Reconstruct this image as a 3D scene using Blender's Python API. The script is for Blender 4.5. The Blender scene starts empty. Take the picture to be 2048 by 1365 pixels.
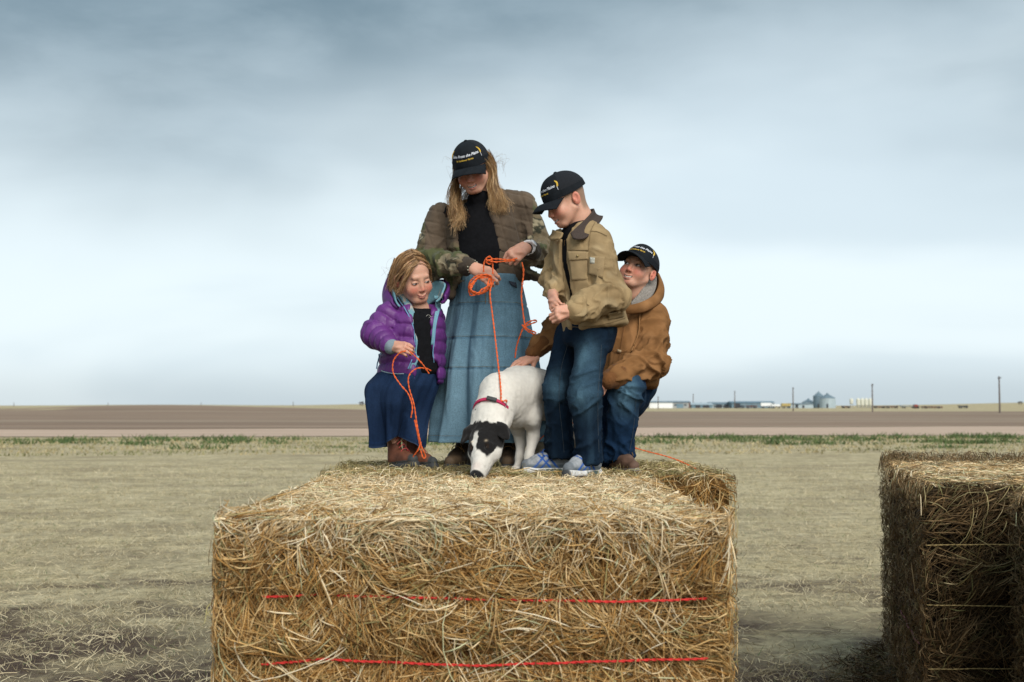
import bpy, math, random
import numpy as np
from mathutils import Vector, Matrix

# ------------------------------------------------------------------ camera, sky, sun, exposure
scene = bpy.context.scene
F_PX, CX, CY, HOR = 2470.0, 1024.0, 682.5, 815.0      # focal length and horizon, in photograph pixels
CAM_H = 1.53
PITCH = math.atan((HOR - CY) / F_PX)
cam_data = bpy.data.cameras.new('camera')
cam = bpy.data.objects.new('camera', cam_data)
scene.collection.objects.link(cam)
cam.location = (0, 0, CAM_H)
cam.rotation_euler = (math.pi / 2 + PITCH, 0, 0)
cam_data.sensor_width = 36.0
cam_data.lens = 36.0 * F_PX / 2048.0
cam_data.clip_start = 0.05
cam_data.clip_end = 20000
cam_data.dof.use_dof = True
cam_data.dof.focus_distance = 5.75
cam_data.dof.aperture_fstop = 4.5
scene.camera = cam

SUN_EL, SUN_AZ = math.radians(36), math.radians(160)   # azimuth clockwise from +Y (the view direction)
world = bpy.data.worlds.new('World')
scene.world = world
world.use_nodes = True
wn, wl = world.node_tree.nodes, world.node_tree.links
wn.clear()
w_out = wn.new('ShaderNodeOutputWorld')
w_bg = wn.new('ShaderNodeBackground')
w_bg.inputs['Strength'].default_value = 0.10
wl.new(w_bg.outputs[0], w_out.inputs[0])
w_sky = wn.new('ShaderNodeTexSky')
w_sky.sky_type = 'NISHITA'
w_sky.sun_disc = False
w_sky.sun_elevation = SUN_EL
w_sky.sun_rotation = SUN_AZ
w_sky.dust_density = 3.0


def wnode(kind, **kw):
    n = wn.new(kind)
    for k, v in kw.items():
        setattr(n, k, v)
    return n


def wmath(op, a, b=None, c=None, clamp=False):
    n = wn.new('ShaderNodeMath')
    n.operation = op
    n.use_clamp = clamp
    for i, v in enumerate((a, b, c)):
        if v is None:
            continue
        if isinstance(v, (int, float)):
            n.inputs[i].default_value = v
        else:
            wl.new(v, n.inputs[i])
    return n.outputs[0]


def wramp(v, lo, hi, a=0.0, b=1.0):
    n = wn.new('ShaderNodeMapRange')
    n.interpolation_type = 'SMOOTHERSTEP'
    wl.new(v, n.inputs[0])
    for i, x in enumerate((lo, hi, a, b)):
        n.inputs[i + 1].default_value = x
    return n.outputs[0]


def wmix(f, a, b):
    n = wn.new('ShaderNodeMix')
    n.data_type = 'RGBA'
    wl.new(f, n.inputs[0]) if not isinstance(f, (int, float)) else setattr(n.inputs[0], 'default_value', f)
    for i, v in ((6, a), (7, b)):
        if isinstance(v, tuple):
            n.inputs[i].default_value = (*v, 1)
        else:
            wl.new(v, n.inputs[i])
    return n.outputs[2]


w_tc = wnode('ShaderNodeTexCoord')
w_sep = wnode('ShaderNodeSeparateXYZ')
wl.new(w_tc.outputs['Generated'], w_sep.inputs[0])
sx, sy, sz = w_sep.outputs


def cloud_noise(scale, stretch, offset, detail=5.0, rough=0.5):
    m = wnode('ShaderNodeMapping')
    m.inputs['Scale'].default_value = (1, 1, stretch)
    m.inputs['Location'].default_value = offset
    wl.new(w_tc.outputs['Generated'], m.inputs[0])
    n = wnode('ShaderNodeTexNoise')
    n.inputs['Scale'].default_value = scale
    n.inputs['Detail'].default_value = detail
    n.inputs['Roughness'].default_value = rough
    n.inputs['Distortion'].default_value = 0.25
    wl.new(m.outputs[0], n.inputs['Vector'])
    return n.outputs['Fac']


# overcast deck: pale near the horizon, slate-blue and patchy higher up
n_big = cloud_noise(1.7, 2.2, (0.62, 0.1, 0.30), 4.0, 0.45)
n_mid = cloud_noise(2.6, 3.4, (1.7, 0.4, 0.15), 4.0, 0.42)
n_fine = cloud_noise(5.5, 3.0, (0.2, 2.1, 0.0), 6.0, 0.55)
el_w = wmath('ADD', sz, wmath('MULTIPLY', wmath('SUBTRACT', n_big, 0.5), 0.34))
deck = wramp(el_w, 0.08, 0.33)
deck = wmath('MULTIPLY', deck, wramp(sz, 0.36, 0.9, 1.0, 0.62))
c_low = wmix(wramp(n_mid, 0.36, 0.62), (5.35, 6.25, 6.75), (6.5, 7.35, 7.7))
c_high = wmix(wramp(n_fine, 0.3, 0.7), (1.35, 2.0, 2.4), (2.2, 2.95, 3.4))
c_cloud = wmix(deck, c_low, c_high)
thin = wmath('MULTIPLY', wramp(sz, 0.0, 0.05, 0.5, 0.16), 0.55)
sky_scaled = wnode('ShaderNodeVectorMath', operation='SCALE')
wl.new(w_sky.outputs[0], sky_scaled.inputs[0])
sky_scaled.inputs['Scale'].default_value = 1.0
wl.new(wmix(thin, c_cloud, sky_scaled.outputs[0]), w_bg.inputs['Color'])

sun_data = bpy.data.lights.new('sun', 'SUN')
sun_data.energy = 2.4
sun_data.angle = math.radians(40)
sun_data.color = (1.0, 0.95, 0.88)
sun = bpy.data.objects.new('sun', sun_data)
scene.collection.objects.link(sun)
sun_dir = Vector((math.sin(SUN_AZ) * math.cos(SUN_EL), math.cos(SUN_AZ) * math.cos(SUN_EL), math.sin(SUN_EL)))
sun.rotation_euler = sun_dir.to_track_quat('Z', 'Y').to_euler()
sun.location = (0, 0, 30)

scene.view_settings.view_transform = 'Standard'
scene.view_settings.look = 'None'
scene.view_settings.gamma = 1.0
scene.view_settings.exposure = 0.48
scene.view_settings.use_curve_mapping = False
scene.render.engine = 'CYCLES'
scene.cycles.use_denoising = True
scene.cycles.max_bounces = 6
scene.cycles.diffuse_bounces = 3
scene.cycles.glossy_bounces = 2
scene.cycles.transparent_max_bounces = 4

# ------------------------------------------------------------------ helpers: placing, objects, materials
COL = scene.collection
RNG = np.random.default_rng(7)
A = np.array


DOFF = 0.0                                             # moves a whole figure nearer or farther


def W(px, py, d):
    """World point at depth d (metres along +Y) seen at photograph pixel (px, py)."""
    d = d + DOFF
    u, v = (px - CX) / F_PX, (CY - py) / F_PX
    c, s = math.cos(PITCH), math.sin(PITCH)
    k = d / (c - v * s)
    return A([k * u, d, CAM_H + k * (s + v * c)])


def WS(pts):
    return [W(*p) for p in pts]


def norm(v):
    v = np.asarray(v, float)
    return v / max(1e-12, np.linalg.norm(v))


ORIG = {}


def tag(o, label=None, cat=None, group=None, kind=None):
    if label:
        o['label'] = label
    if cat:
        o['category'] = cat
    if group:
        o['group'] = group
    if kind:
        o['kind'] = kind
    return o


def thing(name, loc, label, cat, group=None):
    o = bpy.data.objects.new(name, None)
    o.empty_display_size = 0.1
    o.location = tuple(float(x) for x in loc)
    COL.objects.link(o)
    ORIG[o.name] = A(loc, float)
    return tag(o, label, cat, group)


def mesh(name, V, Q=None, T=None, mat=None, parent=None, col=None, smooth=True, origin=None):
    """One mesh object from world-space vertices, quads Q and triangles T, optional point colours."""
    V = np.asarray(V, np.float32)
    if parent is not None:
        org = ORIG[parent.name]
    elif origin is not None:
        org = A(origin, float)
    else:
        org = np.zeros(3)
    me = bpy.data.meshes.new(name)
    Q = np.zeros((0, 4), np.int32) if Q is None else np.asarray(Q, np.int32).reshape(-1, 4)
    T = np.zeros((0, 3), np.int32) if T is None else np.asarray(T, np.int32).reshape(-1, 3)
    nq, nt = len(Q), len(T)
    me.vertices.add(len(V))
    me.vertices.foreach_set('co', (V - org.astype(np.float32)).ravel())
    me.loops.add(nq * 4 + nt * 3)
    me.polygons.add(nq + nt)
    me.loops.foreach_set('vertex_index', np.concatenate([Q.ravel(), T.ravel()]).astype(np.int32))
    st = np.concatenate([np.arange(nq) * 4, nq * 4 + np.arange(nt) * 3]).astype(np.int32)
    me.polygons.foreach_set('loop_start', st)
    me.polygons.foreach_set('use_smooth', np.full(nq + nt, bool(smooth)))
    if col is not None:
        ca = me.color_attributes.new('Col', 'FLOAT_COLOR', 'POINT')
        c4 = np.ones((len(V), 4), np.float32)
        c4[:, :3] = col
        ca.data.foreach_set('color', c4.ravel())
    me.update(calc_edges=True)
    me.validate()
    if mat is not None:
        me.materials.append(mat)
    o = bpy.data.objects.new(name, me)
    COL.objects.link(o)
    if parent is not None:
        o.parent = parent
    else:
        o.location = tuple(float(x) for x in org)
    ORIG[o.name] = org
    return o


def pmat(name, col=None, rough=0.8, attr=False, var=0.25, vscale=20.0, bump=0.0, bscale=200.0, spec=0.3,
         col2=None, c2lo=0.45, c2hi=0.6, c2scale=8.0, sheen=0.0, metal=0.0, stretch=None, sss=0.0, tint=(1, 1, 1), wrinkle=0.0, wscale=14.0):
    """Procedural material: base colour (constant or point colour), mottling, second colour patches and bump."""
    m = bpy.data.materials.new(name)
    m.use_nodes = True
    nt = m.node_tree
    b = nt.nodes['Principled BSDF']
    tc = nt.nodes.new('ShaderNodeTexCoord')
    vec = tc.outputs['Object']
    if stretch:
        mp = nt.nodes.new('ShaderNodeMapping')
        mp.inputs['Scale'].default_value = stretch
        nt.links.new(vec, mp.inputs[0])
        vec = mp.outputs[0]

    def noise(scale, detail=4.0):
        n = nt.nodes.new('ShaderNodeTexNoise')
        n.inputs['Scale'].default_value = scale
        n.inputs['Detail'].default_value = detail
        nt.links.new(vec, n.inputs['Vector'])
        return n.outputs['Fac']

    def mixc(blend, f, a, bb):
        n = nt.nodes.new('ShaderNodeMix')
        n.data_type = 'RGBA'
        n.blend_type = blend
        if isinstance(f, float):
            n.inputs[0].default_value = f
        else:
            nt.links.new(f, n.inputs[0])
        for i, v in ((6, a), (7, bb)):
            if isinstance(v, (tuple, list)):
                n.inputs[i].default_value = (*v, 1)
            else:
                nt.links.new(v, n.inputs[i])
        return n.outputs[2]

    def rng(v, lo, hi, a, bb):
        n = nt.nodes.new('ShaderNodeMapRange')
        nt.links.new(v, n.inputs[0])
        for i, x in enumerate((lo, hi, a, bb)):
            n.inputs[i + 1].default_value = x
        return n.outputs[0]

    if attr:
        at = nt.nodes.new('ShaderNodeAttribute')
        at.attribute_name = 'Col'
        base = at.outputs['Color']
        if tint != (1, 1, 1):
            base = mixc('MULTIPLY', 1.0, base, tint)
    else:
        rgb = nt.nodes.new('ShaderNodeRGB')
        rgb.outputs[0].default_value = (*col, 1)
        base = rgb.outputs[0]
    if col2:
        base = mixc('MIX', rng(noise(c2scale), c2lo, c2hi, 0, 1), base, col2)
    if var:
        g = rng(noise(vscale), 0.25, 0.75, 1 - var, 1 + var)
        cmb = nt.nodes.new('ShaderNodeCombineColor')
        for i in range(3):
            nt.links.new(g, cmb.inputs[i])
        base = mixc('MULTIPLY', 1.0, base, cmb.outputs[0])
    nt.links.new(base, b.inputs['Base Color'])
    b.inputs['Roughness'].default_value = rough
    b.inputs['Specular IOR Level'].default_value = spec
    b.inputs['Metallic'].default_value = metal
    if sheen:
        b.inputs['Sheen Weight'].default_value = sheen
    if sss:
        b.inputs['Subsurface Weight'].default_value = sss
        b.inputs['Subsurface Radius'].default_value = (0.012, 0.004, 0.002)
        b.inputs['Subsurface Scale'].default_value = 1.0
    if bump:
        bp = nt.nodes.new('ShaderNodeBump')
        bp.inputs['Strength'].default_value = bump
        bp.inputs['Distance'].default_value = 0.01
        nt.links.new(noise(bscale, 6.0), bp.inputs['Height'])
        if wrinkle:
            mp2 = nt.nodes.new('ShaderNodeMapping')
            mp2.inputs['Scale'].default_value = (1.0, 1.0, 0.55)
            mp2.inputs['Rotation'].default_value = (0.2, 0.5, 0.3)
            nt.links.new(tc.outputs['Object'], mp2.inputs[0])
            rn = nt.nodes.new('ShaderNodeTexNoise')
            rn.noise_type = 'RIDGED_MULTIFRACTAL'
            rn.normalize = True
            rn.inputs['Scale'].default_value = wscale
            rn.inputs['Detail'].default_value = 2.5
            rn.inputs['Distortion'].default_value = 0.6
            nt.links.new(mp2.outputs[0], rn.inputs['Vector'])
            bw = nt.nodes.new('ShaderNodeBump')
            bw.inputs['Strength'].default_value = wrinkle
            bw.inputs['Distance'].default_value = 0.02
            nt.links.new(rn.outputs['Fac'], bw.inputs['Height'])
            nt.links.new(bw.outputs[0], bp.inputs['Normal'])
        nt.links.new(bp.outputs[0], b.inputs['Normal'])
    return m


# ------------------------------------------------------------------ helpers: noise, tubes
def _hash(ix, iy, iz, seed):
    h = (ix.astype(np.int64) * 374761393 + iy.astype(np.int64) * 668265263 + iz.astype(np.int64) * 2147483647 + seed * 974634777) & 0xFFFFFFFF
    h = ((h ^ (h >> 13)) * 1274126177) & 0xFFFFFFFF
    h = h ^ (h >> 16)
    return (h & 0xFFFF).astype(np.float32) / 65535.0


def vnoise(p, freq=1.0, seed=0):
    """Value noise in [-1, 1]."""
    p = np.asarray(p, np.float64) * freq
    i = np.floor(p).astype(np.int64)
    f = (p - i).astype(np.float32)
    f = f * f * (3 - 2 * f)
    r = 0
    for dx in (0, 1):
        for dy in (0, 1):
            for dz in (0, 1):
                w = (f[:, 0] if dx else 1 - f[:, 0]) * (f[:, 1] if dy else 1 - f[:, 1]) * (f[:, 2] if dz else 1 - f[:, 2])
                r = r + w * _hash(i[:, 0] + dx, i[:, 1] + dy, i[:, 2] + dz, seed)
    return r * 2 - 1


def sstep(x, a, b):
    t = np.clip((np.asarray(x, float) - a) / (b - a), 0, 1)
    return t * t * (3 - 2 * t)


def tubes_geo(P, R, K=3, C=None, cap=False):
    """P (N,S,3) polylines, R (N,) or (N,S) radii -> vertices, quads, colours. K=2 makes ribbons."""
    P = np.asarray(P, np.float32)
    N, S, _ = P.shape
    R = np.asarray(R, np.float32)
    R = np.broadcast_to(R[:, None], (N, S)) if R.ndim == 1 else R
    T = np.empty_like(P)
    T[:, 1:-1] = P[:, 2:] - P[:, :-2]
    T[:, 0] = P[:, 1] - P[:, 0]
    T[:, -1] = P[:, -1] - P[:, -2]
    T /= np.maximum(np.linalg.norm(T, axis=2, keepdims=True), 1e-9)
    ref = RNG.normal(size=(N, 1, 3)).astype(np.float32)
    n1 = np.cross(T, ref)
    n1 /= np.maximum(np.linalg.norm(n1, axis=2, keepdims=True), 1e-9)
    n2 = np.cross(T, n1)
    if K == 2:
        V = np.stack([P + n1 * R[..., None], P - n1 * R[..., None]], axis=2)
        kk = 1
    else:
        a = np.arange(K) * 2 * np.pi / K
        V = P[:, :, None] + (n1[:, :, None] * np.cos(a)[None, None, :, None] + n2[:, :, None] * np.sin(a)[None, None, :, None]) * R[:, :, None, None]
        kk = K
    idx = np.arange(N * S * K).reshape(N, S, K)
    j = np.arange(kk)
    j2 = (j + 1) % K
    Q = np.stack([idx[:, :-1][:, :, j], idx[:, :-1][:, :, j2], idx[:, 1:][:, :, j2], idx[:, 1:][:, :, j]], axis=-1).reshape(-1, 4)
    V = V.reshape(-1, 3)
    col = None
    if C is not None:
        C = np.asarray(C, np.float32)
        if C.ndim == 2:
            col = np.repeat(C, S * K, axis=0)
        else:
            col = np.repeat(C.reshape(N * S, 3), K, axis=0)
    return V, Q, col


def tubes(name, P, R, mat, parent=None, K=3, C=None, origin=None):
    V, Q, col = tubes_geo(P, R, K, C)
    return mesh(name, V, Q, mat=mat, parent=parent, col=col, origin=origin)


def spline(pts, n):
    """Catmull-Rom through pts, n samples."""
    pts = np.asarray(pts, float)
    k = len(pts)
    ext = np.vstack([2 * pts[0] - pts[1], pts, 2 * pts[-1] - pts[-2]])
    u = np.linspace(0, k - 1 - 1e-9, n)
    i = u.astype(int)
    t = (u - i)[:, None]
    p0, p1, p2, p3 = ext[i], ext[i + 1], ext[i + 2], ext[i + 3]
    return 0.5 * (2 * p1 + (p2 - p0) * t + (2 * p0 - 5 * p1 + 4 * p2 - p3) * t ** 2 + (3 * p1 - p0 - 3 * p2 + p3) * t ** 3)


def twist_strands(pts, n, r, turns_per_m=28, strands=2, wob=0.0):
    c = spline(pts, n)
    L = np.concatenate([[0], np.cumsum(np.linalg.norm(np.diff(c, axis=0), axis=1))])
    t = np.gradient(c, axis=0)
    t /= np.linalg.norm(t, axis=1)[:, None] + 1e-9
    ref = A([0.31, 0.77, 0.56])
    n1 = np.cross(t, ref)
    n1 /= np.linalg.norm(n1, axis=1)[:, None] + 1e-9
    n2 = np.cross(t, n1)
    out = []
    for s in range(strands):
        ph = 2 * np.pi * (s / strands + L * turns_per_m)
        out.append(c + r * (np.cos(ph)[:, None] * n1 + np.sin(ph)[:, None] * n2) + wob * RNG.normal(size=3) * np.sin(L * 40 + s)[:, None])
    return np.array(out)


# ------------------------------------------------------------------ helpers: implicit surfaces
def RX(a):
    c, s = math.cos(a), math.sin(a)
    return A([[1, 0, 0], [0, c, -s], [0, s, c]])


def RY(a):
    c, s = math.cos(a), math.sin(a)
    return A([[c, 0, s], [0, 1, 0], [-s, 0, c]])


def RZ(a):
    c, s = math.cos(a), math.sin(a)
    return A([[c, -s, 0], [s, c, 0], [0, 0, 1]])


class Sdf:
    """Smoothly blended solids, evaluated only near themselves, meshed on a sparse grid."""

    def __init__(self):
        self.ops = []
        self.frame(np.eye(3), np.zeros(3), 1.0)

    def frame(self, R, o, s=1.0):
        self.R, self.o, self.s = np.asarray(R, float), np.asarray(o, float), s
        return self

    def world(self):
        return self.frame(np.eye(3), np.zeros(3), 1.0)

    def X(self, p):
        return self.o + self.s * (self.R @ np.asarray(p, float))

    def _add(self, fn, c, r, k, mode):
        self.ops.append((fn, np.asarray(c, np.float32), float(r), float(k), mode))

    def rc(self, a, b, ra, rb=None, k=0.01, mode=1):
        rb = ra if rb is None else rb
        a, b, ra, rb = self.X(a).astype(np.float32), self.X(b).astype(np.float32), ra * self.s, rb * self.s
        ab = b - a
        L2 = max(float(ab @ ab), 1e-12)

        def fn(p):
            t = np.clip(((p - a) @ ab) / L2, 0, 1)
            return np.linalg.norm(p - a - t[:, None] * ab, axis=1) - (ra + (rb - ra) * t)
        self._add(fn, (a + b) / 2, math.sqrt(L2) / 2 + max(ra, rb), k * self.s, mode)
        return self

    def chain(self, pts, rs, k=0.01, mode=1):
        rs = [rs] * len(pts) if not hasattr(rs, '__len__') else rs
        for i in range(len(pts) - 1):
            self.rc(pts[i], pts[i + 1], rs[i], rs[i + 1], k, mode)
        return self

    def el(self, c, r, k=0.01, mode=1, rot=None):
        c = self.X(c).astype(np.float32)
        r = np.broadcast_to(np.asarray(r, float), (3,)).astype(np.float32) * self.s
        R = (self.R if rot is None else self.R @ rot).astype(np.float32)

        def fn(p):
            q = (p - c) @ R
            k0 = np.linalg.norm(q / r, axis=1)
            k1 = np.linalg.norm(q / (r * r), axis=1)
            return np.where(k0 < 1e-4, -r.min(), k0 * (k0 - 1) / np.maximum(k1, 1e-9))
        self._add(fn, c, r.max(), k * self.s, mode)
        return self

    def box(self, c, h, rad=0.005, k=0.01, mode=1, rot=None):
        c = self.X(c).astype(np.float32)
        h = np.asarray(h, np.float32) * self.s
        rad *= self.s
        R = (self.R if rot is None else self.R @ rot).astype(np.float32)

        def fn(p):
            q = np.abs((p - c) @ R) - (h - rad)
            return np.linalg.norm(np.maximum(q, 0), axis=1) + np.minimum(q.max(axis=1), 0) - rad
        self._add(fn, c, float(np.linalg.norm(h)), k * self.s, mode)
        return self

    def loft(self, rings, xdir, k=0.01, mode=1, rnd=0.02):
        """rings: (centre, rx, ry[, expo]) stacked along one direction; xdir: direction of rx."""
        C = np.array([self.X(r[0]) for r in rings])
        rx = A([r[1] for r in rings]) * self.s
        ry = A([r[2] for r in rings]) * self.s
        ax = norm(C[-1] - C[0])
        x = norm(self.R @ np.asarray(xdir, float))
        x = norm(x - ax * (x @ ax))
        y = np.cross(ax, x)
        t = (C - C[0]) @ ax
        L = t[-1]
        off = C - C[0] - t[:, None] * ax
        ou, ov = off @ x, off @ y
        c0 = C[0].astype(np.float32)
        ax, x, y = ax.astype(np.float32), x.astype(np.float32), y.astype(np.float32)

        def fn(p):
            q = p - c0
            tt = q @ ax
            tc = np.clip(tt, 0, L)
            u = q @ x - np.interp(tc, t, ou)
            v = q @ y - np.interp(tc, t, ov)
            a_, b_ = np.interp(tc, t, rx), np.interp(tc, t, ry)
            k0 = np.sqrt((u / a_) ** 2 + (v / b_) ** 2)
            k1 = np.sqrt((u / a_ ** 2) ** 2 + (v / b_ ** 2) ** 2)
            d2 = np.where(k0 < 1e-3, -np.minimum(a_, b_), k0 * (k0 - 1) / np.maximum(k1, 1e-9)) + rnd
            dz = np.maximum(-tt, tt - L) + rnd
            return (np.minimum(np.maximum(d2, dz), 0) + np.sqrt(np.maximum(d2, 0) ** 2 + np.maximum(dz, 0) ** 2) - rnd).astype(np.float32)
        cen = C.mean(0)
        R_ = max(np.linalg.norm(C - cen, axis=1) + np.maximum(rx, ry))
        self._add(fn, cen, R_, k * self.s, mode)
        return self

    def eval(self, p, blocks=None, brad=0.0):
        """p (n,m,3) grouped in blocks with centres (n,3)."""
        n, m, _ = p.shape
        d = np.full((n, m), 0.6, np.float32)
        for fn, c, r, k, mode in self.ops:
            near = np.linalg.norm(blocks - c, axis=1) < r + brad + 3 * k + 0.04
            if not near.any():
                continue
            if near.all():
                near = slice(None)
                q = p.reshape(-1, 3)
                a = d.reshape(-1)
            else:
                q = p[near].reshape(-1, 3)
                a = d[near].reshape(-1)
            b = fn(q)
            if mode > 0:
                r_ = np.minimum(a, b)
                if k > 0:
                    h = np.maximum(k - np.abs(a - b), 0) / k
                    r_ = r_ - h * h * k * 0.25
            else:
                r_ = np.maximum(a, -b)
                if k > 0:
                    h = np.maximum(k - np.abs(a + b), 0) / k
                    r_ = r_ + h * h * k * 0.25
            d[near] = r_.reshape(-1, m)
        return d

    def mesh(self, h, lo=None, hi=None):
        B = 8
        uni = [(c, r) for _, c, r, _, mode in self.ops if mode > 0]
        l0 = np.min([c - r for c, r in uni], axis=0) - 0.02
        h0 = np.max([c + r for c, r in uni], axis=0) + 0.02
        lo = l0 if lo is None else np.maximum(l0, lo)
        hi = h0 if hi is None else np.minimum(h0, hi)
        base = np.floor(lo / h).astype(np.int64)
        nb = np.ceil((hi - lo) / (h * B)).astype(int) + 1
        g = np.stack(np.meshgrid(*[np.arange(x) for x in nb], indexing='ij'), -1).reshape(-1, 3)
        cen = ((base + g * B + B / 2) * h).astype(np.float32)
        brad = B * h * 0.87
        keep = []
        for s in range(0, len(cen), 20000):
            c_ = cen[s:s + 20000]
            keep.append(np.abs(self.eval(c_[:, None], c_, brad)[:, 0]) < brad * 1.7 + 0.02)
        keep = np.concatenate(keep)
        g, cen = g[keep], cen[keep]
        l = np.stack(np.meshgrid(*[np.arange(B + 1)] * 3, indexing='ij'), -1).reshape(-1, 3)
        Vs, Ks, Es = [], [], []
        OFF = 1 << 20

        def key(i):
            i = i - base + 64
            return (i[..., 0] * OFF + i[..., 1]) * OFF + i[..., 2]
        for s in range(0, len(g), 1500):
            gg = g[s:s + 1500]
            org = base + gg * B
            p = ((org[:, None] + l[None]) * h).astype(np.float32)
            d = self.eval(p, cen[s:s + 1500], brad).reshape(len(gg), B + 1, B + 1, B + 1)
            ins = d < 0
            cc = np.zeros((len(gg), B, B, B), np.int8)
            for dx in (0, 1):
                for dy in (0, 1):
                    for dz in (0, 1):
                        cc += ins[:, dx:B + dx, dy:B + dy, dz:B + dz]
            act = np.argwhere((cc > 0) & (cc < 8))
            if len(act) == 0:
                continue
            b, i, j, k_ = act.T
            acc = np.zeros((len(act), 3), np.float32)
            cnt = np.zeros(len(act), np.float32)
            corners = [(x, y, z) for x in (0, 1) for y in (0, 1) for z in (0, 1)]
            dv = {c: d[b, i + c[0], j + c[1], k_ + c[2]] for c in corners}
            for a_ in corners:
                for ax in range(3):
                    if a_[ax]:
                        continue
                    b_ = list(a_)
                    b_[ax] = 1
                    d0, d1 = dv[a_], dv[tuple(b_)]
                    cr = (d0 < 0) != (d1 < 0)
                    t = np.where(cr, d0 / np.where(cr, d0 - d1, 1), 0)
                    q = np.broadcast_to(A(a_, np.float32), (len(act), 3)).copy()
                    q[:, ax] += t
                    acc += q * cr[:, None]
                    cnt += cr
            cell = org[b] + np.stack([i, j, k_], 1)
            Vs.append(((cell + acc / cnt[:, None]) * h).astype(np.float32))
            Ks.append(key(cell))
            for ax in range(3):
                sl = [slice(0, B)] * 3
                s2 = list(sl)
                s2[ax] = slice(1, B + 1)
                e0, e1 = ins[(slice(None), *sl)], ins[(slice(None), *s2)]
                ed = np.argwhere(e0 != e1)
                if len(ed):
                    pt = org[ed[:, 0]] + ed[:, 1:]
                    Es.append((ax, pt, e0[tuple(ed.T)]))
        V = np.concatenate(Vs)
        K = np.concatenate(Ks)
        o = np.argsort(K)
        V, K = V[o], K[o]
        Qs = []
        for ax, pt, flip in Es:
            u, v = [(1, 2), (2, 0), (0, 1)][ax]
            cs = []
            for du, dv_ in ((-1, -1), (0, -1), (0, 0), (-1, 0)):
                c = pt.copy()
                c[:, u] += du
                c[:, v] += dv_
                kk = key(c)
                ix = np.clip(np.searchsorted(K, kk), 0, len(K) - 1)
                ix = np.where(K[ix] == kk, ix, -1)
                cs.append(ix)
            q = np.stack(cs, 1)
            q = np.where(flip[:, None], q, q[:, ::-1])
            Qs.append(q[(q >= 0).all(1)])
        Q = np.concatenate(Qs)
        return V, Q


def normals(V, Q):
    n = np.zeros_like(V)
    fn = np.cross(V[Q[:, 2]] - V[Q[:, 0]], V[Q[:, 3]] - V[Q[:, 1]])
    for i in range(4):
        np.add.at(n, Q[:, i], fn)
    return n / np.maximum(np.linalg.norm(n, axis=1, keepdims=True), 1e-12)


def relax(V, Q, it=1, f=0.5):
    """Laplacian smoothing over quad edges."""
    for _ in range(it):
        acc = np.zeros_like(V)
        cnt = np.zeros(len(V), np.float32)
        for i in range(4):
            a, b = Q[:, i], Q[:, (i + 1) % 4]
            np.add.at(acc, a, V[b])
            np.add.at(cnt, a, 1)
            np.add.at(acc, b, V[a])
            np.add.at(cnt, b, 1)
        V = V + f * (acc / np.maximum(cnt, 1)[:, None] - V)
    return V


def join(*parts):
    """Join (V,Q[,col]) tuples into one."""
    Vs, Qs, Cs, n = [], [], [], 0
    for p in parts:
        Vs.append(p[0])
        Qs.append(p[1] + n)
        n += len(p[0])
        if len(p) > 2:
            Cs.append(p[2])
    return (np.concatenate(Vs), np.concatenate(Qs)) + ((np.concatenate(Cs),) if Cs else ())


def only(V, Q, mask):
    """Keep the quads whose vertices all satisfy mask."""
    keep = mask[Q].all(1)
    Q = Q[keep]
    u, inv = np.unique(Q, return_inverse=True)
    return V[u], inv.reshape(-1, 4)


def grid_quads(nu, nv, wrap=False):
    i, j = np.meshgrid(np.arange(nu - 1), np.arange(nv if wrap else nv - 1), indexing='ij')
    j2 = (j + 1) % nv
    return np.stack([i * nv + j, i * nv + j2, (i + 1) * nv + j2, (i + 1) * nv + j], -1).reshape(-1, 4)

# ------------------------------------------------------------------ the land
def terrain(x, y):
    x, y = np.asarray(x, float), np.asarray(y, float)
    b = x / np.maximum(y, 1.0)                       # bearing from the bales
    left = sstep(-b, 0.02, 0.20)
    z = 1.10 * sstep(y, 250, 460) * left
    z += 1.25 * np.exp(-((b + 0.285) / 0.085) ** 2) * sstep(y, 260, 460)
    z += 1.15 * sstep(y, 470, 640) * (1 - left)
    z += 2.2 * np.exp(-((b + 0.10) / 0.055) ** 2) * sstep(y, 480, 760)
    z += 2.2 * sstep(y, 640, 1500) + 3.5 * np.exp(-((b - 0.43) / 0.09) ** 2) * sstep(y, 700, 1300)
    z += 0.02 * np.sin(x * 0.31) * np.cos(y * 0.23) * sstep(y, 12, 30)
    return z


def sheet(name, ys, xs_of, mat, lift, ny, nx, label=None):
    """Terrain-hugging sheet between depth lines ys=(near(x), far(x))."""
    near, far = ys
    V = []
    for i in range(ny):
        t = i / (ny - 1)
        for j in range(nx):
            s = j / (nx - 1)
            a, b = near(s), far(s)
            y = a[1] * (b[1] / a[1]) ** t
            k = (y - a[1]) / (b[1] - a[1])
            V.append((a[0] + (b[0] - a[0]) * k, y, 0))
    V = A(V, float)
    V[:, 2] = terrain(V[:, 0], V[:, 1]) + lift
    o = mesh(name, V, grid_quads(ny, nx), mat=mat)
    return tag(o, kind='structure')


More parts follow.
